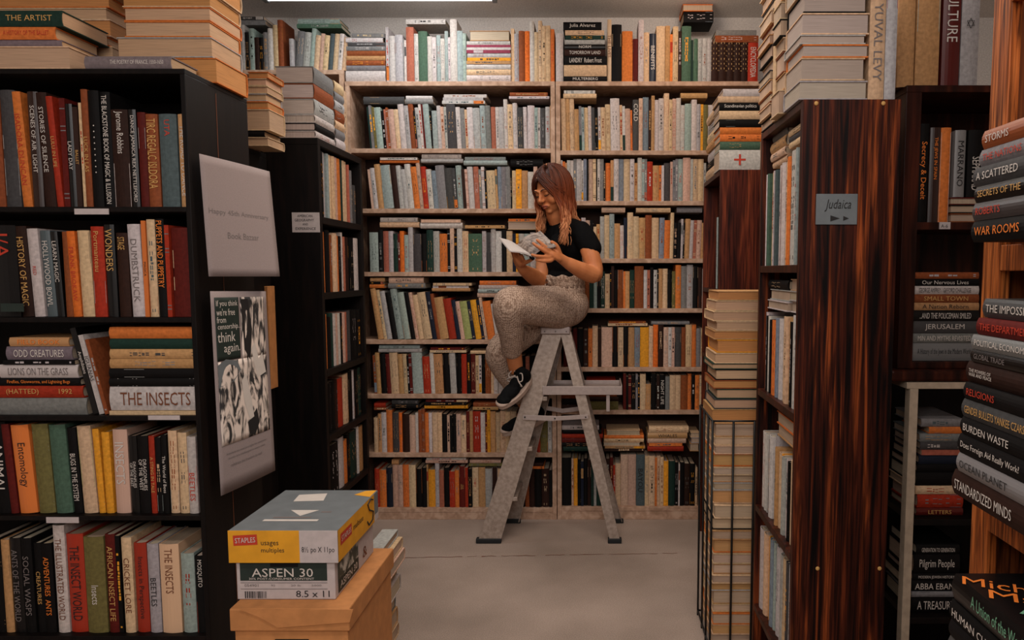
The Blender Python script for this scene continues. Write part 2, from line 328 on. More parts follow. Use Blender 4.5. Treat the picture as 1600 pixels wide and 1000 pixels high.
ORD = 'first second third fourth fifth sixth seventh eighth ninth tenth eleventh twelfth thirteenth fourteenth fifteenth sixteenth seventeenth eighteenth nineteenth twentieth'.split()
ORD += ['twenty-' + q for q in ORD[:9]] + ['thirtieth']
def ordn(i, n, a='left', z='right'):
    if i == 0: return 'at the %s end' % a
    if i == n - 1: return 'at the %s end' % z
    e = ' end' if a in ('far', 'near') else ''
    if i < n - i: return '%s from %s%s' % (ORD[i], a, e)
    return '%s from %s%s' % (ORD[n - 1 - i], z, e)
TOK = re.compile(r'([a-z]{2})([\d.]+)/([\d.]+)(?:~(-?\d+))?(?::(\w+))?')
def form(w, soft=None): return 'slim paperback' if w < .014 else ('book' if w < .03 else 'thick hardcover')
def row(x0, x1, yb, d, toks, place, group, tops=(), ytop=None, lean=0, dep=.17, sb=.012, titles={}, zb=None):
    """a run of upright books seen spine-on, from pixel x0 to x1, standing at pixel height yb on the plane Y=d"""
    L = TOK.findall(toks); zb = ZZ(yb, d) if zb is None else zb; kz = (ZZ(yb - 50, d) - ZZ(yb, d)) / 50
    X0, X1 = P(x0, yb - 30, d).x, P(x1, yb - 30, d).x
    lean_l = []; cur = lean
    for c, w_, h_, l_, dc in L:
        if l_: cur = int(l_)
        lean_l.append(math.radians(cur))
    a0 = lean_l[0]; hs = [float(t[2]) * kz for t in L]
    start = X0 + (hs[0] * math.sin(-a0) if a0 < 0 else 0)
    tot = sum(float(t[1]) / math.cos(a) for t, a in zip(L, lean_l)); k = (X1 - start) / tot
    ztop = ZZ(ytop, d) if ytop else None
    info = []; x = start
    for t, a, h in zip(L, lean_l, hs):
        ww = float(t[1]) * k; info.append([x, x + ww / math.cos(a), h, a, ww * .97]); x += ww / math.cos(a)
    # books lying on top of the row
    stacks = []
    for (sx0, sx1, items) in tops:
        A, B = P(sx0, yb - 60, d).x, P(sx1, yb - 60, d).x; th = sum(i[0] for i in items) * kz
        if ztop:
            for r in info:
                if r[1] > A - .02 and r[0] < B + .02: r[2] = min(r[2], ztop - zb - th - .012)
        m = max([r[2] * math.cos(r[3]) + abs(r[4] * math.sin(r[3])) for r in info if r[1] > A - .03 and r[0] < B + .03] or [.15])
        stacks.append((A, B, m, items))
    n = len(info)
    for i, (t, r) in enumerate(zip(L, info)):
        a = r[3]; ww = r[4]; Ry = Matrix.Rotation(a, 3, 'Y')
        if ztop: r[2] = min(r[2], (ztop - zb - .01) / math.cos(a) - abs(ww * math.sin(a)))
        if a < 0: org = Vector((r[0], 0, 0)) + Ry @ Vector((ww / 2, 0, 0))
        elif a > 0: org = Vector((r[1], 0, 0)) + Ry @ Vector((-ww / 2, 0, 0))
        else: org = Vector(((r[0] + r[1]) / 2, 0, 0))
        org = Vector((org.x, d + sb + random.uniform(0, .01), zb + org.z + .0005))
        tt = titles.get(i); kw = {}
        if tt: kw = dict(title=tt[0], tcol=tt[1]); 
        if tt and len(tt) > 2: kw['tb'] = tt[2]
        dc = t[4] or None
        if dc in DECO: dc = DECO[dc]
        lab = '%s %s, %s, %s' % (CNAME[t[0]], form(ww), ordn(i, n), place)
        if tt and tt[0] and len(' '.join(tt[0]) if isinstance(tt[0], tuple) else tt[0]) < 22:
            s = ' '.join(tt[0]) if isinstance(tt[0], tuple) else tt[0]; lab = '%s book reading %s, %s' % (CNAME[t[0]], s.strip(' .'), place)
        add_book(Ry, org, ww, r[2], dep * random.uniform(.92, 1), t[0], lab, group, deco=dc, soft=None, **kw)
    q = 0
    for (A, B, m, items) in stacks:
        z = zb + m + .001
        for j, it in enumerate(items):
            th = it[0] * kz; dx = it[2] if len(it) > 2 else 0; mode = it[3] if len(it) > 3 else 'front'
            hgt = (B - A) * (1 - .06 * (j % 2)); xx = A + (B - A) * .02 * j + hgt
            side = 'leftmost' if q == 0 and len(stacks) > 1 else ('rightmost' if q == len(stacks) - 1 and len(stacks) > 1 else ('middle' if len(stacks) == 3 else 'sideways'))
            if len(stacks) > 3 and q not in (0, len(stacks) - 1): side = ORD[q] + '-from-left'
            lv = {0: 'bottom', len(items) - 1: 'top'}.get(j, 'middle') if len(items) > 1 else 'single'
            lab = '%s book lying alone, %s above the books on %s' % (CNAME[it[1]], side, place) if len(items) == 1 else '%s book lying flat, %s of %s pile over %s' % (CNAME[it[1]], lv if lv != 'middle' or len(items) < 4 else ORD[j] + ' up', side, place)
            if mode == 'back': org = (A, d + sb + .005 + dep * .9, z + th / 2)
            else: org = (xx, d + sb + random.uniform(0, .012), z + th / 2)
            add_book(R_LIE[mode], org, th * .97, hgt, dep * .9, it[1], lab, group); z += th
        q += 1
DECO = {}
def pile(yb, d, items, place, group, dep=.17, face='front', z0=None, unit='px'):
    """books lying flat, bottom first: (thickness px, x0, x1, colour, mode, title, tcol, dd, dep)"""
    z = ZZ(yb, d) if z0 is None else z0; n = len(items)
    for j, it in enumerate(items):
        th, xa, xb, c = it[:4]; mode = it[4] if len(it) > 4 and it[4] else 'front'; title = it[5] if len(it) > 5 else None; tc = it[6] if len(it) > 6 and it[6] else 'wh'
        dd = it[7] if len(it) > 7 and it[7] is not None else 0; dp = it[8] if len(it) > 8 and it[8] else dep
        D = d + dd; th = th * (ZZ(yb - 50, d) - ZZ(yb, d)) / 50
        ypx = proj(Vector((0, D, z + th / 2)))[1]; A, B = P(xa, ypx, D).x, P(xb, ypx, D).x
        org = (B, D, z + th / 2) if mode == 'front' else (A, D + dp, z + th / 2)
        lv = 'bottom' if j == 0 else ('top' if j == n - 1 else ORD[j] + ' up')
        s = (' '.join(title) if isinstance(title, tuple) else title) if title else None
        fm = 'book lying flat' if mode == 'front' else 'book lying with page edges outward'
        if s == '+': lab = '%s book with a red cross, %s of %s' % (CNAME[c], lv, place)
        elif s and len(s) < 30: lab = '%s book reading %s, %s of %s' % (CNAME[c], s.strip(' .'), lv, place)
        else: lab = '%s %s, %s of %s' % (CNAME[c], fm, lv, place)
        kw = dict(title=title, tcol=tc) if title else {}
        pgc = it[9] if len(it) > 9 else None
        add_book(R_LIE[mode], org, th * .97, B - A, dp, c, lab, group, page=pgc, **kw); z += th
    return z
def siderow(X, d0, d1, z, toks, place, group, face, dep=.16, hmax=None, titles={}):
    """upright books whose spines face +X ('right') or -X ('left'); sizes in cm, listed from the far end"""
    L = TOK.findall(toks); tot = sum(float(t[1]) for t in L); k = (d1 - d0) / tot; y = d1; n = len(L)
    for i, t in enumerate(L):
        ww = float(t[1]) * k; h = float(t[2]) / 100
        if hmax: h = min(h, hmax)
        y -= ww; yc = y + ww / 2; sb = .012 + random.uniform(0, .01)
        org = (X - sb, yc, z + .0005) if face == 'right' else (X + sb, yc, z + .0005)
        lab = '%s %s, %s, %s' % (CNAME[t[0]], form(ww), ordn(i, n, 'far', 'near'), place)
        kw = {}
        if i in titles: kw = dict(title=titles[i][0], tcol=titles[i][1])
        add_book(R_UP[face], org, ww * .96, h, dep, t[0], lab, group, deco=t[4] or None, **kw)
def bookcase(label, x0, x1, y0, y1, z1, shelves, mat, open_face='front', t=.02, z0=0, backmat=None, plinth=None, endmat=None):
    """shelves: z of each board's upper face. Returns the Empty."""
    o = thing('bookcase', label, 'bookcase', ((x0 + x1) / 2, (y0 + y1) / 2, z0)); bk = backmat or mat; em = endmat or mat
    if open_face in ('front',):
        box('side_panel', x0, x0 + t, y0, y1, z0, z1 - t, em, o); box('side_panel', x1 - t, x1, y0, y1, z0, z1 - t, em, o)
        box('back_panel', x0 + t, x1 - t, y1 - .008, y1, z0, z1 - t, bk, o)
        box('top_board', x0, x1, y0, y1, z1 - t, z1, mat, o)
        for s in shelves: box('shelf', x0 + t, x1 - t, y0, y1 - .008, s - t, s, mat, o)
        if plinth: box('plinth', x0 + t, x1 - t, y0 + .002, y0 + .018, z0, plinth - t, mat, o)
    else:
        box('end_panel', x0, x1, y0, y0 + t, z0, z1 - (0 if em is not mat else t), em, o); box('end_panel', x0, x1, y1 - t, y1, z0, z1 - t, em, o)
        xb = (x0, x0 + .008) if open_face == 'right' else (x1 - .008, x1)
        box('back_panel', xb[0], xb[1], y0 + t, y1 - t, z0, z1 - t, bk, o)
        box('top_board', x0, x1, y0 + (t if em is not mat else 0), y1, z1 - t, z1, mat, o)
        for s in shelves:
            xa, xz = (x0 + .008, x1) if open_face == 'right' else (x0, x1 - .008)
            box('shelf', xa, xz, y0 + t, y1 - t, s - t, s, mat, o)
    return o
# ------------------------------------------------------------------ room
HCEIL = 2.86; YB = 4.40
bm = bmesh.new(); cube(bm, -3.2, 3.2, -2.6, YB + .1, -.1, 0)
m, n, b_ = nt('worn_carpet')
tc, mp, ns, rp = noise_mix(n, b_, alb((114, 100, 90)), alb((146, 129, 118)), (1, 1, 1), 1.6, 12, .3, .7)
n2 = n.nodes.new('ShaderNodeTexNoise'); n2.inputs['Scale'].default_value = 260; n2.inputs['Detail'].default_value = 3
n.links.new(tc.outputs['Object'], n2.inputs[0])
mr = n.nodes.new('ShaderNodeMapRange'); mr.inputs[1].default_value = .3; mr.inputs[2].default_value = .7; mr.inputs[3].default_value = .72; mr.inputs[4].default_value = 1.25
mx = n.nodes.new('ShaderNodeMix'); mx.data_type = 'RGBA'; mx.blend_type = 'MULTIPLY'; mx.inputs[0].default_value = 1
n.links.new(n2.outputs[0], mr.inputs[0]); n.links.new(rp.outputs[0], mx.inputs[6]); n.links.new(mr.outputs[0], mx.inputs[7]); n.links.new(mx.outputs[2], b_.inputs['Base Color'])
b_.inputs['Roughness'].default_value = .9; bump(n, b_, n2.outputs[0], .3, .003)
struct('floor', bm, m)
# the seam across the carpet
bm = bmesh.new(); random.seed(3)
A = P(590, 884, 3.50); B_ = P(1062, 876, 3.55); z0 = 0; pr = None
ya = HC * F / (884 - 425) ; yb_ = HC * F / (876 - 425)
for i in range(61):
    t = i / 60; x = (590 + 472 * t - CX) / F * (ya + (yb_ - ya) * t); y = ya + (yb_ - ya) * t + random.uniform(-.004, .004)
    wd = random.choice((.001, .002, .003, .002, .006 if .15 < t < .5 else .002))
    cur = (bm.verts.new((x, y - wd, .0012)), bm.verts.new((x, y + wd, .0012)))
    if pr and random.random() < .88: bm.faces.new((pr[0], cur[0], cur[1], pr[1]))
    pr = cur
struct('floor_seam', bm, M['brn'])
m, n, b_ = nt('stippled_plaster')
tc, mp, ns, rp = noise_mix(n, b_, alb((170, 163, 158)), alb((192, 186, 180)), (1, 1, 1), 120, 6, .3, .7); b_.inputs['Roughness'].default_value = .9
bump(n, b_, ns.outputs[0], .6, .004); plaster = m
for nm, q in (('wall_back', (-3.2, 3.2, YB, YB + .1, 0, 3)), ('wall_front', (-3.2, 3.2, -2.6, -2.5, 0, 3)), ('wall_left', (-3.2, -3.1, -2.6, YB, 0, 3)), ('wall_right', (3.1, 3.2, -2.6, YB, 0, 3)),
              ('ceiling', (-3.2, 3.2, -2.6, YB, HCEIL, HCEIL + .1))):
    bm = bmesh.new(); cube(bm, *q); struct(nm, bm, plaster)
# fixtures
def fixture(x0, x1, y, label):
    o = thing('tube_light', label, 'ceiling light', ((x0 + x1) / 2, y, HCEIL), None)
    box('housing', x0, x1, y - .07, y + .07, HCEIL - .035, HCEIL, M['wht'], o, .004)
    bm = bmesh.new(); tube(bm, [(x0 + .03, y, HCEIL - .052), (x1 - .03, y, HCEIL - .052)], .013, 10)
    m, n, b_ = nt('glowing_tube'); b_.inputs['Emission Color'].default_value = (.9, .95, 1, 1); b_.inputs['Emission Strength'].default_value = 3
    obj('tube', bm, m, o, smooth=True)
    for x in (x0 + .02, x1 - .02): box('end_cap', x - .012, x + .012, y - .02, y + .02, HCEIL - .07, HCEIL - .033, M['lid'], o)
fixture(-1.72, -.50, 3.95, 'white fluorescent batten on the ceiling above the pale bookcases')

# ------------------------------------------------------------------ back wall bookcases
DB = 4.09
sL = [ZZ(y, DB) for y in (232, 326, 425, 531, 616, 708, 794)]
sR = [ZZ(y, DB) for y in (235, 314, 404, 482, 574, 641, 792)]
xm = P(869, 450, DB).x; xl = P(540, 180, DB).x; xr = P(1192, 180, DB).x
top = ZZ(127, DB)
bookcase('pale birch bookcase along the back wall, left of the ladder top', xl, xm - .002, DB, DB + .26, top, sL, M['pale'], plinth=sL[-1], t=.024, backmat=M['hard'])
bookcase('pale birch bookcase along the back wall, right of the ladder top', xm + .002, xr, DB, DB + .26, top, sR, M['pale'], plinth=sR[-1], t=.024, backmat=M['hard'])
xll = P(352, 110, DB).x
tl = ZZ(109, DB)
bookcase('pale birch bookcase at the back left corner, mostly hidden behind piles', xll, xl - .006, DB, DB + .26, tl, [tl - .37 * k for k in range(1, 7)], M['pale'], t=.024)
G = 'books on the back wall bookcases'
n7 = ['top', 'second', 'third', 'fourth', 'fifth', 'sixth', 'bottom']
LP = 'left pale bookcase'; RP = 'right pale bookcase'
# --- on top, far left
row(366, 440, 109, DB, 'cr8/60 lg8/72 bk7/60 te9/66 db8/52 bk7/52 gy8/60 wh8/66 cr8/72 br9/80', 'on corner pale bookcase', G, tops=[(366, 412, [(8, 'gy'), (5, 'dg')])])
row(450, 538, 109, DB, 'lg7/50 gy12/62~6 lg11/60 te7/66 cr8/55 pk6/58 cr8/55 st7/58 cr8/58 wh7/58 cr7/52 ', 'on corner case behind white pile', G, tops=[(462, 532, [(7, 'gn'), (8, 'te')])])
# --- left case, on top
yt = 127; PT = 'on top of ' + LP
pile(yt, DB + .012, [(17, 540, 602, 'wh'), (8, 541, 602, 'gy'), (8, 541, 602, 'br'), (7, 541, 602, 'tn'), (8, 542, 602, 'br'), (7, 541, 602, 'gy'), (6, 543, 602, 'dg'), (7, 540, 598, 'wh'), (7, 550, 601, 'gy')],
     'pile at left end atop ' + LP, G)
row(602, 728, yt, DB, 'lg4/86 wh9/73 lg11/74 gy2/68 wh3/66 ro11/86:orb wh6/76 gn13/80:gnw wh7/72 wh6/70 te6/74 wh6/68 te5/80 wh3/70 wh10/98 te8/80 te5/76', PT, G)
pile(0, DB + .02, [(8, 634, 696, 'wh')], 'pile over green book', G, z0=ZZ(127, DB) + 86.5 * .00354)
pile(yt, DB + .012, [(10, 729, 798, 'wh'), (9, 729, 798, 'cr'), (8, 729, 798, 'wh'), (5, 729, 798, 'tn'), (5, 730, 798, 'ye'), (7, 730, 798, 'lg'), (5, 729, 797, 'mg'), (4, 729, 798, 'wh'), (4, 729, 798, 'mg'), (6, 729, 797, 'wh'), (16, 734, 796, 'tn', 'back')],
     'pile with magenta books', G)
row(798, 866, yt, DB, 'cr5/84 lg7/76 br9/80 oc8/80 wh7/95 cr6/78 cr6/96 cr6/88 cr7/88 or6/83', 'magenta pile to divider, ' + PT, G)
DECO.update(orb=(('or', .02, .38), ('wh', .38, .62)), gnw=(('wh', .0, .55),), teb=(('te', 0, .42),), orh=(('or', .45, 1),), lab=(('bk', .35, .86), ('cr', .48, .8)), whb=(('wh', .02, .5),),
            pnl=(('ye', .55, .98), ('te', .02, .5)), yeb=(('ye', 0, .3),), oq=(('or', .02, .3),), tb_=(('te', .02, .5),), rb=(('dn', 0, .35),), crt=(('cr', .72, .98),), orx=(('or', .36, 1),),
            dlab=(('bk', .72, .93), ('cr', .76, .78), ('cr', .85, .87)), wst=(('wh', .5, 1),), bkl=(('bk', .52, .66), ('tn', .54, .64)), wq=(('wh', .1, .55),))
# --- right case, on top
row(868, 880, yt, DB, 'wh11/76:wst', 'right of divider, on ' + RP, G)
pile(yt, DB + .012, [(8, 881, 948, 'bk', None, 'MULTERBERG'), (18, 881, 948, 'cr'), (14, 882, 948, 'bk', None, 'LANDRY  Robert Frost'), (10, 882, 946, 'db', None, 'TOMORROW LAND'), (8, 882, 946, 'bk', None, 'NORM'), (7, 883, 945, 'lg'),
     (7, 883, 945, 'dn'), (8, 883, 944, 'cr'), (13, 880, 940, 'bk', None, 'Julia Alvarez')], 'black and cream pile', G)
row(949, 1112, yt, DB, 'cr6/98 bk15/90 or16/80:dlab dr8/68 wh8/97 cr8/78 nb10/76 cr13/88 tn7/88 or4/75 cr8/87 db5/80 gn14/88 dn3/66 gn7/68:wst lg6/68 lg7/68 lg6/68', 'cream pile to encyclopedias, on ' + RP, G,
    titles={0: ('THE LIVES', 'br', (.2, .95, .8)), 6: ('BENEFITS', 'wh')})
pile(0, DB + .03, [(17, 1068, 1115, 'bk', 'front'), (11, 1067, 1114, 'oc', 'back')], 'pair above green book', G, z0=ZZ(127, DB) + 70.5 * .00354 + .07)
row(1112, 1186, yt, DB, 'db10/62:set db11/62:set db10/62:set db10/62:set db9/62:set rd14/62', 'encyclopedia run on ' + RP, G, titles={5: ('ENCYCLOPEDIA', 'wh')}, tops=[(1118, 1186, [(11, 'br'), (9, 'gy')])])
# --- left case rows
def LR(k, x0, x1, yb, toks, **kw): row(x0, x1, yb, DB, toks, '%s shelf of %s' % (n7[k], LP), G, **kw)
def RR(k, x0, x1, yb, toks, **kw): row(x0, x1, yb, DB, toks, '%s shelf of %s' % (n7[k], RP), G, **kw)
LR(0, 572, 863, 232, 'dn3/66~-4 gy4/68 ol4/66 te10/65:wst bk5/60 ro3/62 br3/65 pk9/62 cr7/62:oq wh9/70 lg7/68 br8/70:lab bk2/60 lg6/65 wh4/70 dr3/70 te9/70 bk2/60 te8/60~-2 wh6/68 pk5/66 lg4/66 dg14/70 wh7/66 gy7/64 cr4/62 wh9/65 lg11/64:oq te8/68 gy8/68 ro7/66~-1 wh6/66 lg7/66:tb_ wh6/78 cr8/70 wh7/72 dg9/65 wh6/66 wh11/68~0 te5/65 wh4/65 dg8/64 lg7/66 tn4/68',
   ytop=136, tops=[(566, 630, [(12, 'dg')]), (632, 676, [(7, 'gy'), (6, 'wh')]), (690, 757, [(5, 'wh'), (5, 'lg'), (5, 'wh')]), (795, 858, [(4, 'wh'), (6, 'br')])])
LR(1, 573, 862, 326, 'pk4/62~-5 wh7/64 tn9/70 te16/68:pnl db9/68 lg7/68 lg7/62 wh9/70 or9/66 pk6/72 rd8/66~-4 wh8/62 bl7/60 gy14/68:teb dg12/64:yeb dg5/64 te9/68~-3 db5/62 pk4/62 wh9/66 ro8/66~-2 gy4/62 wh5/66 bk3/60 cr14/60 tn3/62 bl6/66~-1 gy7/66:wq gy7/66:wq bk2/60 cr6/60~0 ye9/62 tn10/60:lab wh9/58 pk6/66 ye8/62 wh9/60 bl6/60',
   ytop=237, tops=[(592, 654, [(4, 'or'), (4, 'wh')]), (657, 723, [(6, 'lg'), (7, 'wh')]), (724, 792, [(7, 'te'), (6, 'te')]), (797, 848, [(12, 'bk')])])
LR(2, 576, 862, 425, 'te13/62 bk7/66 ro8/64 lg7/64 dn7/60 dr3/60 oc6/64 te6/58 lg7/70 dg12/60:crt bk8/60:oq dn10/66 lg9/64 or12/60 bk4/66 pk6/68 bk4/60 wh8/68 cr9/64 gn20/60 lg6/64 dg7/62:wst lg7/68 wh9/64 bk7/66 cr9/64 nb5/60 ye4/60 wh8/60 te9/60 wh8/62 cr8/64 dg8/60 tn8/64',
   ytop=332, tops=[(592, 654, [(8, 'cr'), (7, 'wh')]), (656, 722, [(9, 'wh'), (5, 'pk')]), (726, 788, [(5, 'tn')]), (793, 852, [(13, 'cr', 0, 'back'), (4, 'or')])])
LR(3, 578, 862, 531, 'tn8/80~-8 cr5/78 lg8/76:wst bk8/74 te10/80 te10/74:oq bk7/74 pk5/74 cr8/70:rb cr12/74 nb7/75 br5/72 tn13/66 rd12/64:rb nb6/62 pk6/60 lm11/60 nb5/60 ye9/62 nb5/62 pk4/66 or12/60:rb wh8/56 bk6/60 rd10/50:crt wh4/55 or5/50 bk8/60 cr8/60 br8/62 dn9/60 tn9/60 bk9/60',
   ytop=431, tops=[(577, 600, [(6, 'or'), (4, 'bk'), (6, 'tn')]), (606, 664, [(8, 'gy'), (9, 'pk')]), (674, 734, [(5, 'tn'), (4, 'wh'), (4, 'cr')]), (745, 806, [(7, 'pk'), (6, 'te'), (6, 'wh'), (7, 'or')])])
LR(4, 581, 862, 616, 'br4/60~-2 tn6/64 bk9/62 dr6/62 cr12/64 tn7/62:lab cr6/62 bk3/60 dr4/62 te16/64:lab rd11/58 wh6/64 tn13/62 bk10/62:crt lg9/64 bk7/62~0 rd8/62:rb bk6/62 dr7/62 cr5/60 wh4/60 bk5/60 br9/62 cr4/60 wh6/62 wh10/60 bk8/60 br8/60 tn7/60 bk8/60 ro6/58 bk10/60 db8/60 bk9/60 rd6/58',
   ytop=537, tops=[(590, 658, [(6, 'lg'), (5, 'te')]), (671, 728, [(4, 'cr'), (4, 'dr')]), (734, 775, [(5, 'cr')])])
LR(5, 583, 862, 708, 'cr6/54:dlab tn5/60 wh8/62 or9/66:rb dg10/62 oc5/62 db11/60 pk10/58 wh4/62 br5/66 br5/68 or6/62 wh5/62:rb cr8/62 cr7/62:bkl bk8/60 pk4/58 bk4/58 bk6/60 pk7/60 cr8/58 dr5/64 tn5/64 rd12/64 wh7/62:bkl dr3/60 ye5/66 tn8/64:rb cr7/62 cr8/64 cr8/64 cr9/64 br8/60 bk8/62 dr6/60 lg9/58 rd5/50 ol12/56 wh6/56 ',
   ytop=622, tops=[(583, 602, [(4, 'br'), (7, 'rd')]), (610, 654, [(7, 'bk'), (6, 'dg')]), (662, 730, [(5, 'ye'), (6, 'bk'), (3, 'dr')]), (738, 778, [(5, 'tn'), (7, 'br')])])
LR(6, 584, 862, 794, 'rd7/60 or10/58 nb9/62 pk8/66 pk7/66 or9/66 cr10/66 bk9/60:orx bk7/62 tn2/66 ye10/58 lg6/72 ro7/58:lab bk8/62 rd8/56 or6/58 dr9/64:crt rd4/62 bk6/60 cr9/62 tn10/62 lg10/60:rb db8/62:wst cr6/60 or5/60 br9/58 dr5/58 oc5/60 bk10/58 br6/60 db8/58:lab bk10/60 db11/60 bk4/58',
   ytop=714, titles={16: (('OLD', 'HOPE'), 'cr')}, tops=[(611, 622, [(8, 'tn')]), (664, 730, [(5, 'pk'), (3, 'wh')]), (732, 784, [(4, 'ol'), (5, 'pk')]), (812, 850, [(4, 'or'), (5, 'db')])])
# --- right case rows
RR(0, 876, 1118, 235, 'cr7/82~-1 tn6/83 cr7/83 tn7/65 gy4/70:rb te4/68 cr6/68 wh5/70 dg5/68 bk5/66 wh4/68 cr7/68 cr8/73 wh14/82 cr4/72 wh4/70:rb pk8/66 or3/64 dg9/80~0 pk6/82 bl9/84 db4/80 tn5/86 wh6/80 wh8/82 cr8/90 cr5/80 pk6/82 wh7/83 wh6/72 te10/74 wh8/80 lg6/73 ye4/73 ol7/72 wh11/72',
   ytop=137, titles={18: ('COLD', 'wh', (.55, .95, .7))}, tops=[(880, 932, [(7, 'cr'), (5, 'wh')]), (1064, 1106, [(8, 'tn')])])
RR(1, 874, 1104, 314, 'wh5/64 or4/62 tn3/60 lg5/64 wh5/64 gy5/66 lg8/66 wh3/64 bl5/66 bk3/64 pk7/66:bkl cr5/66 bk2/62 wh4/66 gy6/66:wst bk3/60 or8/60 tn5/64:rb wh8/66 bl8/66 cr10/66 wh7/66 tn5/60 wh7/68 te4/66 gy4/66 rd9/62 tn10/56 or4/56 wh4/56 dg10/60:dlab pk4/62 gy4/64 gy4/66 te8/66 pk12/68 lg4/66 cr8/66 cr9/66 lg4/60', ytop=240)
RR(2, 880, 1101, 404, 'wh6/66 bk6/64 cr7/66 br6/62 wh6/64 pk6/60 bk5/60 cr4/50 tn5/54 lg6/66 cr7/68 te7/70 tn8/55 wh5/52 nb5/64:oq cr8/72 cr8/66 tn9/64 br9/68 cr10/64 bl7/64~1 or8/60 cr5/72 bk5/56 bk5/56 wh3/62 bk2/56 tn7/62~2 wh5/60 ro4/60 pk7/60 tn5/56',
   ytop=320, tops=[(940, 977, [(8, 'pk')]), (994, 1048, [(7, 'cr')]), (1058, 1098, [(8, 'gy')])])
RR(3, 880, 1100, 482, 'bk7/60 dn6/58 bk8/60 lg5/56 bk4/60 br7/60 dn6/56 te5/52 bk5/56 dn6/58 cr7/54 bk2/60 db4/66 bk5/60 br8/60:wst or3/58 tn6/58 dn7/60 br13/66:bkl wh5/60 ro4/60 bk5/64:bkl wh5/60 bk2/60 tn6/62 cr7/62:lab bk6/60 ol5/58 or8/68 gy8/66 lg9/68 bk7/66:crt db6/64:oq wh2/62',
   ytop=411, titles={20: ('ANAREZ', 'wh')} and {})
RR(4, 880, 1100, 574, 'dr6/60 bk8/60 dr6/60 bk9/60 db7/58 or6/60 cr8/64 db5/60 pk16/62 bk8/64:orx cr8/62 bk7/64:oq tn9/62 bl8/62 ye13/62 cr6/64 oc7/66:lab db8/66 pk7/62 wh5/62 pk4/62 dg10/62 br6/62 cr9/66 or6/66 gy7/60:oq cr4/60',
   ytop=489, tops=[(950, 1012, [(4, 'cr'), (3, 'br')]), (1018, 1078, [(5, 'gy')])])
row(974, 1098, 641, DB, 'dr4/56 bk3/52 dr4/54 bk6/54 gy3/56 bk3/52 cr8/56:oq tn7/40 bk8/56 db4/54 bk8/54 gy6/52 cr8/54 cr7/54 br10/54:dlab or5/56 bk5/54 or6/54 cr4/54', 'right half, sixth shelf of ' + RP, G, ytop=580, titles={10: ('NIGHT LIFE', 'wh')})
PG = 'books piled flat on the sixth shelf of the right pale bookcase'
pile(641, DB + .012, [(9, 878, 912, 'db'), (9, 878, 912, 'bk'), (10, 877, 911, 'br'), (9, 878, 910, 'dr'), (9, 878, 911, 'bk')], 'leftmost sixth-shelf pile, ' + RP, G)
pile(641, DB + .012, [(14, 914, 966, 'ol'), (7, 915, 966, 'db'), (9, 914, 964, 'br'), (9, 914, 966, 'dr'), (8, 916, 962, 'rd')], 'dark pile behind ladder tray', G)
# bottom compartment
row(876, 1090, 792, DB, 'bk16/75 pk3/74 ye6/74:lab bk5/73 nb4/70 bk6/74 db5/72 dn4/72 lg4/60 dn8/70 bk6/60 db6/74 dr5/76 rd3/64 cr8/66 pk11/80 pk12/80 st13/80 cr6/78 cr9/78 or3/76 cr5/78 cr5/76 ye7/70 dn10/70 bk5/68 wh2/66 bk7/68 db8/66 bk8/66 cr3/60',
    'bottom shelf of ' + RP, G, ytop=700, titles={5: ('WALLS', 'wh'), 17: ('BAYOU', 'bk')})
zp = ZZ(706, DB)
pile(0, DB + .012, [(8, 880, 935, 'dn'), (7, 878, 938, 'bk'), (8, 878, 940, 'dr'), (7, 878, 942, 'rd'), (7, 880, 940, 'bk'), (8, 878, 936, 'wh')], 'lower left pile with red books', G, z0=zp)
pile(0, DB + .012, [(5, 944, 1008, 'db'), (4, 945, 1008, 'tn'), (7, 943, 1000, 'cr', 'back'), (6, 944, 1006, 'cr'), (6, 944, 1006, 'or'), (9, 948, 1000, 'cr', 'back')], 'lower middle pile', G, z0=zp)
pile(0, DB + .012, [(9, 1012, 1068, 'rd'), (5, 1014, 1066, 'or'), (8, 1012, 1072, 'pk'), (10, 1012, 1074, 'tn', None, 'WHALES', 'bk'), (11, 1014, 1076, 'cr')], 'pile with Whales book', G, z0=zp)
pile(0, DB + .012, [(14, 1078, 1092, 'tn', 'back'), (10, 1080, 1094, 'lg', 'back'), (9, 1079, 1093, 'cr', 'back')], 'little pile at right wall of ' + RP, G, z0=zp)

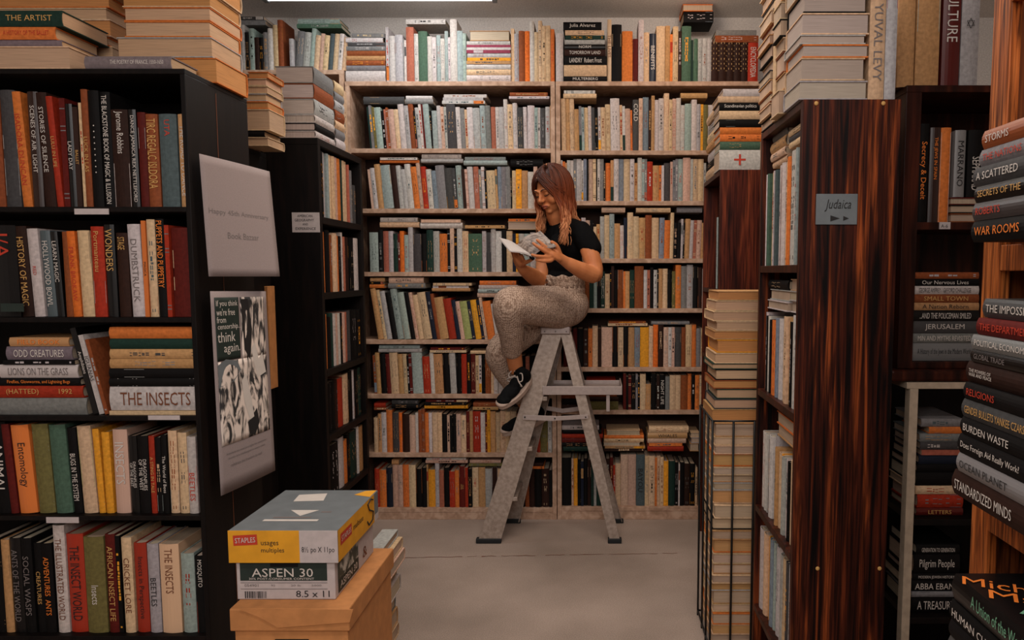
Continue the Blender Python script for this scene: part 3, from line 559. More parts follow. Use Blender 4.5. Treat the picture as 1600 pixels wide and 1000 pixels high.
# ------------------------------------------------------------------ near left black bookcase
DL = 2.2; XR = -1.19
Lz = [ZZ(y, DL) for y in (323, 496, 650, 806, 994)]
bookcase('black double-sided bookcase with posters on its end panel', -2.6, XR, DL, DL + .385, ZZ(107, DL), Lz + [Lz[-1] - .33, .08], M['black'], t=.015)
def seam():
    o = box('end_seam', XR, XR + .0012, 2.372, 2.3745, .1, ZZ(107, DL) - .03, M['brn'])
    o.parent = bpy.data.objects['bookcase.003'] if 'bookcase.003' in bpy.data.objects else None
    if o.parent: o.matrix_parent_inverse = o.parent.matrix_basis.inverted()
seam()
GN = 'books in the black bookcase with posters'
def near(yb, specs, place, dep=.165, d=DL, sb=.018, zb=None, sc=True):
    """specs: (x0, x1, ytop, colour, title, title colour, tb, deco) in pixels, spines on plane d"""
    n = len(specs); zb = ZZ(yb, d) if zb is None else zb; prev = None
    for i, s in enumerate(specs):
        x0, x1, yt_, c = s[:4]; x0, x1 = (x0 - 7 * x0 / 300, x1 - 7 * x1 / 300) if sc else (x0, x1); title = s[4] if len(s) > 4 else None; tc_ = s[5] if len(s) > 5 and s[5] else 'wh'; tb = s[6] if len(s) > 6 and s[6] else (.12, .88, .55); dc = s[7] if len(s) > 7 else None
        ln = s[8] if len(s) > 8 else 0
        D = d + sb; A, B = P(x0, yb - 20, D).x, P(x1, yb - 20, D).x; a = math.radians(ln)
        if prev is not None: A = max(A, prev + .0004)
        B = max(B, A + .008); h = (ZZ(yt_, D) - zb) / math.cos(a) - (abs(math.sin(a)) * (B - A) if a else 0)
        ww = (B - A) * math.cos(a); Ry = Matrix.Rotation(a, 3, 'Y')
        org = (Vector((A, 0, 0)) + Ry @ Vector((ww / 2, 0, 0))) if a <= 0 else (Vector((B, 0, 0)) + Ry @ Vector((-ww / 2, 0, 0)))
        prev = B
        st = ' '.join(title) if isinstance(title, tuple) else title
        if st and len(st) < 32: lab = '%s book reading %s, %s' % (CNAME[c], st.strip(' .'), place)
        else: lab = '%s %s, %s, %s' % (CNAME[c], form(ww), ordn(i, n), place)
        add_book(Ry, (org.x, D + random.uniform(0, .006), zb + org.z + .0006), ww * .985, h, dep, c, lab, GN, title=title, tcol=tc_, tb=tb, deco=dc)
near(323, [(-16, 6, 150, 'br'), (6, 30, 140, 'dg', None, None, None, (('lg', .1, .42), ('wh', .5, .62))), (33, 48, 142, 'or', 'ISADORA DUNCAN', 'rd', None, None, -3), (51, 68, 143, 'db', 'SCENES OF AIR  LIGHT', 'wh', (.3, .88, .4)), (70, 88, 144, 'db', 'STORIES OF SILENCE', 'wh', (.3, .88, .4), None, -2),
           (90, 100, 150, 'rd', 'LULU IN LIFE', 'gold', None, None, -3), (101, 110, 153, 'dr'), (110, 121, 162, 'bk', 'LADY DAY', 'wh'), (122, 130, 167, 'db', 'BALLET', 'cr'), (131, 134, 160, 'cr'), (135, 146, 139, 'br', 'LUCK IN LAS', 'cr', (.3, .6, .6)), (147, 164, 141, 'bk', '. . . . . . . . .', 'wh', (.1, .9, .12)),
           (165, 181, 143, 'bk', 'THE BLACKSTONE BOOK OF MAGIC & ILLUSION', 'wh', (.03, .97, .5)), (182, 209, 171, 'db', 'Jerome Robbins', 'wh', (.55, .98, .5), (('wh', 0, .45),)), (210, 222, 171, 'bk', 'DANCE JAMAICA REX NETTLEFORD', 'wh', (.02, .97, .6)), (223, 236, 175, 'dr'),
           (237, 256, 178, 'br', 'TIRC REGALC ISLDORA', 'cr', (.2, .95, .75)), (258, 286, 178, 'st', 'UTA', 'rd', (.75, .95, .3)), (288, 303, 178, 'tn', 'THE ROAD TO DANCE', 'wh')], 'top shelf of black bookcase')
near(496, [(-14, 30, 352, 'bk', 'I/A', 'rd', (.6, .95, .5)), (31, 50, 353, 'db', 'HISTORY OF MAGIC', 'cr', None, None, -2), (53, 70, 357, 'wh', 'RED', 'rd', (.45, .6, .3), None, -2), (72, 88, 360, 'st', 'HOLLYWOOD BOWL', 'wh', None, None, -2), (90, 101, 362, 'bk', 'LEARN MAGIC', 'wh', (.4, .9, .6), None, -2), (103, 114, 362, 'br'), (115, 128, 361, 'oc', 'FRANK BROKAW', 'rd', None, None, -2),
           (129, 148, 360, 'cr', None, None, None, (('bk', .62, .98), ('wh', .78, .9)), -1), (149, 169, 354, 'rd', 'Portmanteau', 'cr', (.5, .95, .4), (('lg', .15, .4),)), (171, 187, 351, 'bk', 'WONDERS', 'cr', (.5, .95, .7)), (189, 207, 364, 'db', 'STAGE', 'gold', (.8, .95, .6)), (209, 229, 350, 'wh', 'DUMBSTRUCK', 'gy', (.15, .85, .5), None, -1), (231, 238, 345, 'or', 'MAGICA', 'bk'),
           (239, 252, 343, 'cr'), (253, 266, 342, 'bk', 'PUPPETS AND PUPPETRY', 'oc', (.3, .98, .7)), (268, 275, 352, 'rd'), (277, 312, 356, 'dr', None, None, None, (('cr', .3, .75), ('rd', .45, .55)))], 'second shelf of black bookcase')
GP = GN
pile(650, DL + .018, [(28, -8, 135, 'gy'), (19, -6, 129, 'rd', None, '(HATTED)         1992', 'cr'), (12, -4, 125, 'bk', None, 'Fireflies, Glowworms, and Lightning Bugs', 'oc'), (21, -2, 121, 'wh', None, 'LIONS ON THE GRASS', 'gy'), (7, 4, 117, 'bk'), (21, 9, 112, 'lv', None, 'ODD CREATURES', 'wh'), (14, 14, 107, 'tn', None, 'FIELD BOOK', 'oc')],
     'left pile on third shelf', GP, dep=.17)
pile(650, DL + .018, [(8, 171, 316, 'cr', None, None, None), (38, 171, 315, 'wh', None, 'THE INSECTS', 'br'), (13, 170, 314, 'bk'), (15, 170, 313, 'bk'), (15, 171, 313, 'tn'), (15, 171, 312, 'tn'), (16, 171, 309, 'dn'), (18, 170, 306, 'or')], 'right pile on third shelf', GP, dep=.17)
near(650, [(147, 156, 512, 'bk', 'Amphibians', 'wh', (.35, .85, .75), None, -12), (157, 165, 523, 'wh', 'IGUANAS', 'bk', (.35, .8, .8), None, -12), (166, 172, 530, 'br', None, None, None, None, -12)], 'leaning, third shelf of black bookcase')
near(806, [(-10, 14, 660, 'bk', 'ANIMAL', 'wh', (.2, .8, .6)), (16, 28, 663, 'dr', None, None, None, 'none', -3), (30, 58, 664, 'or', 'Entomology', 'bk', (.3, .8, .55), None, -3), (60, 86, 663, 'ol', None, None, None, 'bands', -2), (88, 114, 664, 'gn', None, None, None, 'none', -2), (116, 130, 669, 'bk', 'BUGS IN THE SYSTEM', 'wh', (.15, .7, .6), None, -2), (132, 154, 666, 'cr', None, None, None, (('lm', .3, .97),), -2),
           (156, 166, 671, 'ye', None, None, None, 'bands', -2), (168, 180, 676, 'ye', None, None, None, 'bands', -1), (183, 206, 672, 'pk', 'INSECTS', 'wh', (.35, .85, .6)), (208, 221, 682, 'bk', ('DRAGONFLIES', 'OF THE EAST'), 'wh', (.3, .7, .8)), (222, 239, 682, 'bk', ('DRAGONFLIES', 'OF THE WEST'), 'wh', (.3, .7, .8)), (241, 250, 682, 'rd', 'A STING IN TALE', 'cr'), (251, 260, 684, 'bk'), (261, 270, 680, 'bk', 'The World of Bees', 'wh'),
           (271, 285, 674, 'cr'), (287, 301, 677, 'cr'), (302, 316, 683, 'wh', 'BEETLES', 'rd', (.1, .6, .6), (('rd', .35, .62),)), (318, 331, 693, 'rd')], 'fourth shelf of black bookcase')
near(994, [(-10, 6, 842, 'bk'), (7, 20, 845, 'tn'), (21, 38, 842, 'bk', 'ANTS OF THE WORLD', 'gy'), (39, 56, 842, 'bk', 'SOCIAL WASPS', 'gy'), (58, 70, 850, 'bk', 'CREATURES', 'gold'), (71, 88, 850, 'bk', 'ADVENTURES  ANTS', 'oc', (.2, .85, .5)), (91, 109, 822, 'wh', 'THE ILLUSTRATED WORLD', 'br'), (110, 137, 836, 'rd', 'THE INSECT WORLD', 'bk', None, None), (139, 171, 840, 'ol', 'Insects', 'wh', (.3, .5, .35)),
           (173, 189, 836, 'dr', 'AFRICAN INSECT LIFE', 'tn' and 'cr'), (190, 197, 838, 'bk'), (199, 215, 841, 'cr', 'CRICKET LORE', 'br'), (217, 237, 850, 'rd', 'Insects in Perspective', 'bk', (.05, .95, .5)), (239, 257, 851, 'lg', 'BEETLES', 'bk', (.3, .62, .5)), (259, 290, 851, 'cr', 'THE INSECTS', 'br', (.45, .95, .4)), (292, 313, 866, 'te'), (315, 331, 869, 'bk', 'MOSQUITO', 'wh', (.6, .95, .5), (('rd', 0, .4),))],
     'fifth shelf of black bookcase')
# shelf-edge labels
for nm, x0, x1, y0, y1, mt in (('shelf_label', 117, 170, 326, 335, 'white'), ('shelf_label', 232, 281, 649, 656, 'white'), ('shelf_label', 73, 123, 808, 817, 'white'), ('shelf_label', 2, 37, 474, 487, 'dgreen')):
    A, B = P(x0, y1, DL - .001), P(x1, y0, DL - .001)
    o = box(nm, A.x, B.x, DL - .0025, DL - .0004, A.z, B.z, M[mt], None, 0)
    tag(o, dict([(117, 'small white label stuck under top shelf of black bookcase'), (232, 'small white label under third shelf of black bookcase'), (73, 'small white label under fourth shelf of black bookcase'), (2, 'small green label on second shelf of black bookcase')])[x0], 'label')
# books piled on top of it
zt = ZZ(107, DL)
PTp = 'books piled on the black bookcase with posters'
def opile(specs, place, zstart=zt, ddef=DL):
    z = zstart; n = len(specs)
    for j, (yt_, x0, x1, c, mode, d, dp, pg, title, tc_) in enumerate(specs):
        z1 = ZZ(yt_, d); z1 = max(z1, z + .008); A, B = P(x0, yt_ + 5, d).x, P(x1, yt_ + 5, d).x; th = z1 - z
        lv = 'bottom' if j == 0 else ('top' if j == n - 1 else ORD[j] + ' up')
        org = (B, d, z + th / 2) if mode == 'front' else (A, d + dp, z + th / 2)
        fm = 'book' if mode == 'front' else 'book with page edges outward'
        add_book(R_LIE[mode], org, th * .98, B - A, dp, c, tb=(.08, .7, .36), label=('%s %s, %s of %s' % (CNAME[c], fm, lv, place)), group=PTp, title=title, tcol=tc_ or 'wh', page=pg, deco='none' if not title else None); z = z1
CRM = (158, 126, 98); YLW = (152, 104, 58); CR2 = (152, 122, 96)
opile([(72, -30, 108, 'cr', 'back', DL + .005, .19, CR2, None, None), (62, -30, 96, 'lv', 'front', DL + .012, .17, CRM, None, None), (41, -30, 85, 'or', 'front', DL + .006, .19, CRM, 'A HISTORY OF THE BALLET', 'rd'), (15, -34, 95, 'dn', 'front', DL + .004, .21, CRM, 'THE ARTIST', 'cr')], 'front left pile atop black bookcase')
opile([(87, 131, 266, 'lv', 'front', DL + .004, .15, CR2, 'THE POETRY OF FRANCE, 1550-1650', 'wh')], 'single atop black bookcase')
BOOKS[-1]['label'] = 'mauve book lying by itself on top of the black bookcase with posters'
opile([(72, -20, 176, 'cr', 'back', DL + .23, .15, CR2, None, None), (58, -20, 170, 'or', 'back', DL + .23, .15, CRM, None, None), (30, -20, 172, 'cr', 'back', DL + .225, .15, YLW, None, None), (12, -20, 166, 'cr', 'back', DL + .23, .15, CRM, None, None), (-6, -20, 170, 'or', 'back', DL + .23, .15, YLW, None, None), (-30, -20, 190, 'cr', 'back', DL + .23, .15, YLW, None, None)],
      'rear left pile atop black bookcase')
opile([(90, 186, 338, 'or', 'back', DL + .165, .21, YLW, None, None), (58, 182, 331, 'lg', 'back', DL + .165, .2, CRM, None, None), (33, 194, 328, 'or', 'back', DL + .165, .2, CRM, None, None), (11, 193, 328, 'or', 'back', DL + .165, .21, CR2, None, None), (-12, 190, 328, 'cr', 'back', DL + .165, .2, YLW, None, None), (-40, 192, 330, 'cr', 'back', DL + .165, .2, YLW, None, None)],
      'tall right pile atop black bookcase')

# ------------------------------------------------------------------ bookcase behind it with a pile on top
bookcase('dark bookcase hidden between the two black bookcases', -2.1, -1.40, 2.75, 3.2, 1.90, [1.5, 1.1, .7, .3], M['black'])
tag(box('wooden_board', -1.40, -1.385, 3.13, 3.2, .9, 1.34, M['kraft'], None, .002), 'narrow orange-brown board standing between the two black bookcases', 'board')
opile([(214, 385, 419, 'cr', 'back', 3.0, .16, CR2, None, None), (204, 384, 413, 'bk', 'front', 3.0, .16, CR2, None, None), (170, 385, 421, 'cr', 'back', 3.0, .15, CR2, None, None), (158, 384, 419, 'or', 'back', 3.0, .15, YLW, None, None), (146, 384, 416, 'lg', 'back', 3.0, .15, CRM, None, None), (134, 385, 418, 'cr', 'back', 3.0, .15, CRM, None, None), (122, 386, 416, 'cr', 'back', 3.0, .15, CR2, None, None), (112, 387, 419, 'or', 'back', 3.0, .15, YLW, None, None)],
      'pile between the black bookcases', zstart=1.901)

# ------------------------------------------------------------------ second black bookcase, open towards the aisle
D2 = 3.35; X2 = -1.235
z2 = [ZZ(y, D2) for y in (338, 458, 580, 684)]
bookcase('tall black bookcase with a small white note on its end', X2 - .255, X2, D2, D2 + .62, ZZ(215, D2), z2 + [z2[-1] - .3, .08], M['black'], open_face='right', t=.03)
G2 = 'books in the black bookcase with the white note'; Q = ' shelf of black bookcase with white note'
siderow(X2, D2 + .04, D2 + .58, z2[0], 'dg3.5/20 gy3/27 bk2/30 ro1.5/29 cr3/30 cr2/30 dn2/31 or3.5/31 pk2/31 cr3/30 cr3/31 te2/31:rb lg3.5/31 bk2/30 wh2/31', 'top' + Q, G2, 'right', hmax=.30)
siderow(X2, D2 + .04, D2 + .58, z2[1], 'wh5/27 bk4/27 db4/27 ro2/27 wh1.5/30 bk3/27 or1.5/27 cr4/28 br2/27 bk3.5/29 or5/28', 'second' + Q, G2, 'right', hmax=.29)
siderow(X2, D2 + .04, D2 + .58, z2[2], 'bk5/26 bk5/26 dg3/27 ro3/25 pk2.5/25 bk2/25 wh3/25 pk2/25 wh2/25 dn3/27 bk3/24 or4/26:rb', 'third' + Q, G2, 'right', hmax=.255)
siderow(X2, D2 + .04, D2 + .58, z2[3], 'dn4/28 bk4/28 wh2/27 bk4/27 cr5/25 rd5/24 db2/24 bk4/24 bk4/24 br2/26', 'fourth' + Q, G2, 'right', hmax=.255)
siderow(X2, D2 + .04, D2 + .58, z2[3] - .3, 'tn4/24 wh1.5/25 dn5/24 bk2/24 or3/22 wh4/25 bk6/24 cr2/23', 'fifth' + Q, G2, 'right', hmax=.255)
add_book(R_LIE['right'], (X2 - .02, D2 + .36, z2[1] + .295 + .016), .022, .26, .17, 'cr', 'cream book lying flat over second shelf of black bookcase with white note', G2)
BOOKS.pop()
zz = ZZ(215, D2) + .0005; TP = 'books piled on the tall black bookcase'
def vol(z, th, y0, L, c, k, pg=(150, 136, 128), x=None, face='right', dp=.175, w0='set atop the tall black bookcase'):
    add_book(R_LIE[face], ((x or X2 - .012), y0 + L, z + th / 2) if face == 'right' else None, th * .97, L, dp, c, k, TP, page=pg)
hs = [(.034, 'wh'), (.034, 'bk'), (.036, 'wh'), (.070, 'lg'), (.066, 'br'), (.075, 'gy')]
z = zz
for j, (h_, c) in enumerate(hs):
    vol(z, h_, D2 + .02, .24, c, '%s book with white pages, %s in set atop tall black bookcase' % (CNAME[c], ('bottom' if j == 0 else 'top' if j == 5 else ORD[j] + ' up')), pg=(150, 135, 127)); z += h_
z = zz
for j, (h_, c) in enumerate([(.05, 'wh'), (.045, 'gy'), (.04, 'cr'), (.05, 'br'), (.045, 'lg'), (.04, 'gy'), (.05, 'cr')]):
    vol(z, h_, D2 + .28, .13, c, '%s book, %s in far pile atop tall black bookcase' % (CNAME[c], ('bottom' if j == 0 else 'top' if j == 6 else ORD[j] + ' up'))); z += h_
add_book(R_UP['right'], (X2 - .05, D2 + .50, zz), .16, .33, .12, 'cr', 'wide cream box set standing at far end of the tall black bookcase', TP, deco='title')
# sheets of paper
nb = thing('note', 'small white handwritten note on end of tall black bookcase', 'note', P(478, 347, D2 - .002))
A = P(457, 363, D2 - .002); B = P(499, 332, D2 - .002)
box('sheet', A.x, B.x, D2 - .003, D2 - .001, A.z, B.z, M['white'], nb, 0)
hh = B.z - A.z; ww = B.x - A.x
text_on('writing', [('AMERICAN', ww * .2, hh * .76, ww * .55, hh * .13), ('GEOGRAPHY', ww * .1, hh * .55, ww * .7, hh * .13), ('AND', ww * .38, hh * .35, ww * .2, hh * .11), ('EXPERIENCE', ww * .12, hh * .12, ww * .74, hh * .13)], (A.x, D2 - .0032, A.z), (1, 0, 0), (0, 0, 1), M['ink'], nb)
# ------------------------------------------------------------------ curling posters on the end panel
def sheet(name, corners, ds, mat, parent, n=14, bow=.012, sub=(0, 0, 1, 1), off=0, curl=None):
    """corners in pixels tl,tr,br,bl with depth ds; returns evaluator"""
    C4 = [P(c[0], c[1], d) for c, d in zip(corners, ds)]
    def ev(u, v):
        a = C4[0].lerp(C4[1], u); b = C4[3].lerp(C4[2], u); p = a.lerp(b, v)
        p = p + Vector((bow * math.sin(PI * u) * (1 - .5 * v), 0, 0)); 
        nn = Vector((.97, -.25, 0)); return p + nn * off
    if mat:
        bm = bmesh.new(); g = []
        for j in range(n + 1):
            g.append([bm.verts.new(ev(sub[0] + (sub[2] - sub[0]) * i / n, sub[1] + (sub[3] - sub[1]) * j / n)) for i in range(n + 1)])
        for j in range(n):
            for i in range(n): bm.faces.new((g[j][i], g[j + 1][i], g[j + 1][i + 1], g[j][i + 1]))
        o = obj(name, bm, mat, parent, smooth=True)
        md = o.modifiers.new('thick', 'SOLIDIFY'); md.thickness = .0006
        return ev, o
    return ev, None
def warp_text(name, items, ev, mat, parent, off=.0012):
    """items: (string, u, v of top left, w, h) in sheet coordinates"""
    bm = bmesh.new(); nn = Vector((.97, -.25, 0)).normalized()
    for s, u, v, ww, h in items:
        vs, fs, a_ = text_geo(s)
        V = [bm.verts.new(ev(u + a * ww, v + (1 - b) * h) + nn * off) for a, b in vs]
        for f in fs:
            try: bm.faces.new([V[i] for i in f])
            except ValueError: pass
    me = bpy.data.meshes.new(name); bm.to_mesh(me); bm.free(); me.materials.append(mat); o = bpy.data.objects.new(name, me); C.objects.link(o); o.parent = parent; o.matrix_parent_inverse = parent.matrix_basis.inverted(); return o
pa = thing('notice', 'large curling white notice about an anniversary on black bookcase end', 'notice', P(370, 340, 2.4))
ev1, _ = sheet('sheet', [(311, 240), (421, 268), (437, 432), (326, 432)], (2.222, 2.56, 2.50, 2.235), M['paper'], pa, bow=.004)
warp_text('typed_line', [('Happy 45th Anniversary', .06, .43, .84, .055)], ev1, M['inkg'], pa)
warp_text('typed_line', [('Book Bazaar', .28, .62, .44, .055)], ev1, M['inkg'], pa)
po = thing('poster', 'black and white censorship poster hanging below the white notice', 'poster', P(380, 600, 2.4))
cr4 = [(328, 455), (415, 455), (430, 735), (345, 775)]; d4 = (2.24, 2.53, 2.5, 2.255)
ev2, _ = sheet('sheet', cr4, d4, M['paper'], po, bow=.006)
sheet('dark_panel', cr4, d4, M['dgreen'], po, sub=(.05, .03, .43, .34), bow=.006, off=.0014)
warp_text('headline', [('If you think', .07, .045, .34, .036), ("we're free", .07, .085, .29, .034), ('from', .07, .125, .14, .03), ('censorship...', .08, .16, .37, .034), ('think', .07, .20, .28, .05), ('again.', .16, .262, .26, .052)], ev2, M['wht'], po, .0022)
m, n, b_ = nt('engraved_drapery')
tc, mp, ns, rp = noise_mix(n, b_, alb((30, 28, 28)), alb((182, 168, 158)), (14, 14, 5), 1.6, 5, .44, .56, dist=2.2); b_.inputs['Roughness'].default_value = .8
sheet('picture', cr4, d4, m, po, sub=(.05, .345, .93, .76), bow=.006, off=.0014)
sheet('picture', cr4, d4, m, po, sub=(.46, .03, .93, .345), bow=.006, off=.0014)
def blobpic(name, pts, mat, off):
    bm = bmesh.new(); nn = Vector((.97, -.25, 0)).normalized()
    bm.faces.new([bm.verts.new(ev2(u, v) + nn * off) for u, v in pts]); o = obj(name, bm, mat, po); return o
blobpic('rock', [(.05, .36), (.18, .335), (.36, .35), (.42, .40), (.30, .45), (.05, .47)], M['lid'], .0022)
blobpic('column_shadow', [(.47, .04), (.60, .04), (.66, .2), (.60, .36), (.50, .30)], M['ink'], .0022)
blobpic('pale_fold', [(.42, .46), (.50, .42), (.58, .55), (.62, .66), (.54, .67), (.46, .58)], M['wht'], .0026)
blobpic('dark_hollow', [(.50, .68), (.68, .62), (.72, .70), (.62, .76), (.52, .74)], M['ink'], .0026)
blobpic('pale_fold', [(.62, .30), (.70, .27), (.76, .36), (.84, .33), (.9, .44), (.72, .46)], M['wht'], .0026)
warp_text('small_print', [('freedom to read is a right for everyone', .12, .80, .72, .016), ('books are challenged in every state', .15, .825, .66, .014), ('celebrate the freedom to read', .18, .86, .56, .016)], ev2, M['inkg'], po)

# ------------------------------------------------------------------ cartons
YC = 1.94
zb0 = P(358, 952, 1.90).z
# kraft carton: lid and body
X0, X1_ = P(358, 960, 1.885).x, P(546, 975, 1.885).x; yk1 = 2.32
kc = thing('cardboard_box', 'brown cardboard carton standing on the floor under two paper boxes', 'box', ((X0 + X1_) / 2, 2.1, 0))
zl = P(452, 963, 1.885).z + .02
box('carton_body', X0 + .008, X1_ - .008, 1.895, yk1 - .01, 0, zl - .06, M['kraft'], kc, .003)
bm = bmesh.new(); cube(bm, X0, X1_, 1.885, yk1, zl - .062, zl); obj('lid', bm, M['kraft'], kc, .004)
bm = bmesh.new()   # torn flap folded down over the lid's front
fp = [(0, 0), (.30, 0), (.29, -.035), (.10, -.05), (.05, -.02)]
for q in fp: pass
V1 = [bm.verts.new((X0 + .03 + u, 1.882, zl + .001 + v)) for u, v in fp]; V2 = [bm.verts.new((X0 + .03 + u, 1.8795, zl + .001 + v)) for u, v in fp]
bm.faces.new(V1[::-1]); bm.faces.new(V2)
for k in range(len(fp)): bm.faces.new((V1[k], V1[(k + 1) % 5], V2[(k + 1) % 5], V2[k]))
obj('torn_flap', bm, M['kraft'], kc)
bm = bmesh.new(); tube(bm, [(-.045, 0, 0), (.045, 0, 0)], .013, 12); 
for v in bm.verts: v.co = Vector((X0 + .16, 1.8935, zl - .10)) + Vector((v.co.x, v.co.y * .12, v.co.z))
obj('hand_hole', bm, M['slot'], kc)
bm = bmesh.new(); cube(bm, X0 + .008, X1_ - .012, 1.8935, 1.896, zl - .128, zl - .126); cube(bm, X0 + .13, X0 + .132, 1.8935, 1.896, zl - .3, zl - .126); obj('printed_rule', bm, M['ink'], kc)
# Aspen paper box
xa, xb = P(370, 915, YC).x, P(524, 915, YC).x; za = zl + .0005; zA = P(450, 877, YC).z; ya1 = 2.285
ab = thing('paper_box', 'white and dark green paper box under the yellow-fronted lid', 'box', ((xa + xb) / 2, 2.1, za))
box('box_body', xa, xb, YC, ya1, za, zA + .02, M['white'], ab, .003)
W = xb - xa; H = zA - za
def front(name, x, z, w_, h_, mat, par, xo, zo, y): 
    bm = bmesh.new(); cube(bm, xo + x, xo + x + w_, y - .0012, y, zo + z, zo + z + h_); return obj(name, bm, mat, par)
front('green_panel', W * .04, H * .50, W * .88, H * .46, M['dgreen'], ab, xa, za, YC)
text_on('brand_name', [('ASPEN 30', W * .16, H * .60, W * .62, H * .22)], (xa, YC - .0014, za), (1, 0, 0), (0, 0, 1), M['wht'], ab)
text_on('small_print', [('30% POST-CONSUMER CONTENT', W * .13, H * .525, W * .66, H * .055)], (xa, YC - .0014, za), (1, 0, 0), (0, 0, 1), M['wht'], ab)
front('hand_slot', W * .35, H * .86, W * .28, H * .105, M['slot'], ab, xa, za, YC - .0012)
for zf in (.44, .28): front('printed_rule', W * .04, H * zf, W * .88, H * .008, M['inkg'], ab, xa, za, YC)
text_on('print', [('054901', W * .08, H * .34, W * .14, H * .07), ('92', W * .35, H * .35, W * .04, H * .05), ('20 lb', W * .55, H * .35, W * .1, H * .05), ('5000', W * .76, H * .35, W * .1, H * .05)], (xa, YC - .0004, za), (1, 0, 0), (0, 0, 1), M['inkg'], ab)
text_on('size_print', [('8.5 x 11', W * .60, H * .07, W * .34, H * .17)], (xa, YC - .0004, za), (1, 0, 0), (0, 0, 1), M['ink'], ab)
bm = bmesh.new(); x = .0; random.seed(5)
while x < W * .22:
    q = random.choice((.0012, .002, .003)); quad_on(bm, (xa, YC - .0004, za), (1, 0, 0), (0, 0, 1), W * .08 + x, H * .04, q, H * .18); x += q + random.choice((.0015, .0025))
obj('barcode', bm, M['ink'], ab)
# its right side
m, n, b_ = nt('printed_landscape'); noise_mix(n, b_, alb((24, 40, 36)), alb((150, 148, 140)), (20, 20, 20), 1.2, 5, .47, .6, dist=1)
L2 = ya1 - YC
bm = bmesh.new(); quad_on(bm, (xb, YC, za), (0, 1, 0), (0, 0, 1), L2 * .06, H * .08, L2 * .50, H * .86, .0008); obj('side_picture', bm, m, ab)
bm = bmesh.new(); quad_on(bm, (xb, YC, za), (0, 1, 0), (0, 0, 1), L2 * .06, H * .08, L2 * .50, H * .34, .0012); obj('green_panel', bm, M['dgreen'], ab)
text_on('brand_name', [('ASPEN 30', L2 * .10, H * .16, L2 * .42, H * .18)], (xb + .0014, YC, za), (0, 1, 0), (0, 0, 1), M['wht'], ab)
text_on('emblem', [('&', L2 * .68, H * .2, L2 * .12, H * .3)], (xb + .0006, YC, za), (0, 1, 0), (0, 0, 1), M['brn'], ab)
# yellow lid box
xc, xd = P(357, 855, YC - .012).x, P(528, 855, YC - .012).x; zc = zA + .021 - .02; zd = P(440, 829, YC - .012).z; yd = YC - .012
yb2 = thing('box_lid', 'yellow and slate grey box lid with red label, topmost of the box stack', 'box', ((xc + xd) / 2, 2.1, zc))
W = xd - xc; H = zd - zc; L2 = ya1 + .012 - yd
box('lid_body', xc, xd, yd, ya1 + .012, zA + .0205, zd, M['lid'], yb2, .002)
bm = bmesh.new(); cube(bm, xc, xd, yd, yd + .004, zc, zA + .0205); cube(bm, xc, xd, ya1 + .008, ya1 + .012, zc, zA + .0205); cube(bm, xc, xc + .004, yd + .004, ya1 + .008, zc, zA + .0205); cube(bm, xd - .004, xd, yd + .004, ya1 + .008, zc, zA + .0205)
obj('lid_skirt', bm, M['white'], yb2)
front('yellow_panel', 0, 0, W * .65, H, M['yel'], yb2, xc, zc, yd); front('white_panel', W * .65, 0, W * .35, H, M['white'], yb2, xc, zc, yd)
def slab(nm, x, z, w_, h_, ang, mat, org, u, v, off):
    bm = bmesh.new(); c, s_ = math.cos(ang), math.sin(ang); u = Vector(u); v = Vector(v); uu = u * c + v * s_; vv = v * c - u * s_
    quad_on(bm, Vector(org) + u * x + v * z, uu, vv, 0, 0, w_, h_, off); return obj(nm, bm, mat, yb2), Vector(org) + u * x + v * z, uu, vv
_, o_, uu, vv = slab('red_label', W * .05, H * .53, W * .22, H * .32, math.radians(3), M['redp'], (xc, yd - .0012, zc), (1, 0, 0), (0, 0, 1), .0006)
text_on('brand_name', [('STAPLES', W * .018, H * .08, W * .185, H * .16)], o_ + Vector((0, -.001, 0)), uu, vv, M['wht'], yb2)
text_on('print', [('usages', W * .30, H * .50, W * .16, H * .16), ('multiples', W * .30, H * .28, W * .21, H * .19)], (xc, yd - .0014, zc), (1, 0, 0), (0, 0, 1), M['ink'], yb2)
text_on('size_print', [('8½ po X 11po', W * .67, H * .28, W * .30, H * .22)], (xc, yd - .0014, zc), (1, 0, 0), (0, 0, 1), M['ink'], yb2)
bm = bmesh.new(); quad_on(bm, (xd, yd, zc), (0, 1, 0), (0, 0, 1), 0, 0, L2 * .88, H, .0008); obj('yellow_panel', bm, M['yel'], yb2)
bm = bmesh.new(); quad_on(bm, (xd, yd, zc), (0, 1, 0), (0, 0, 1), L2 * .05, H * .45, L2 * .25, H * .36, .0012); obj('red_label', bm, M['redp'], yb2)
text_on('brand_name', [('STAPLES', L2 * .07, H * .55, L2 * .21, H * .17)], (xd + .0014, yd, zc), (0, 1, 0), (0, 0, 1), M['wht'], yb2)
text_on('print', [('multiuse', L2 * .34, H * .5, L2 * .24, H * .2)], (xd + .001, yd, zc), (0, 1, 0), (0, 0, 1), M['ink'], yb2)
bm = bmesh.new(); cp = [(.84, .86), (.78, .96), (.70, .86), (.74, .62), (.84, .45), (.82, .18), (.72, .12), (.68, .3)]
tube(bm, [(xd + .002, yd + L2 * u, zc + H * v) for u, v in cp], .0022, 6); obj('marker_scrawl', bm, M['ink'], yb2)
for k, q in enumerate([((.25, .68), (.55, .70), (.50, .90), (.22, .86)), ((.34, .46), (.62, .46), (.50, .32)), ((.20, .20), (.72, .20), (.72, .24), (.20, .24)), ((.26, .27), (.62, .27), (.62, .30), (.26, .30)), ((.66, .40), (.76, .40), (.76, .43), (.66, .43))]):
    bm = bmesh.new(); bm.faces.new([bm.verts.new((xc + W * u, yd + L2 * v, zd + .0006)) for u, v in q]); obj('top_print', bm, M['wht'] if k < 3 else M['inkg'], yb2)
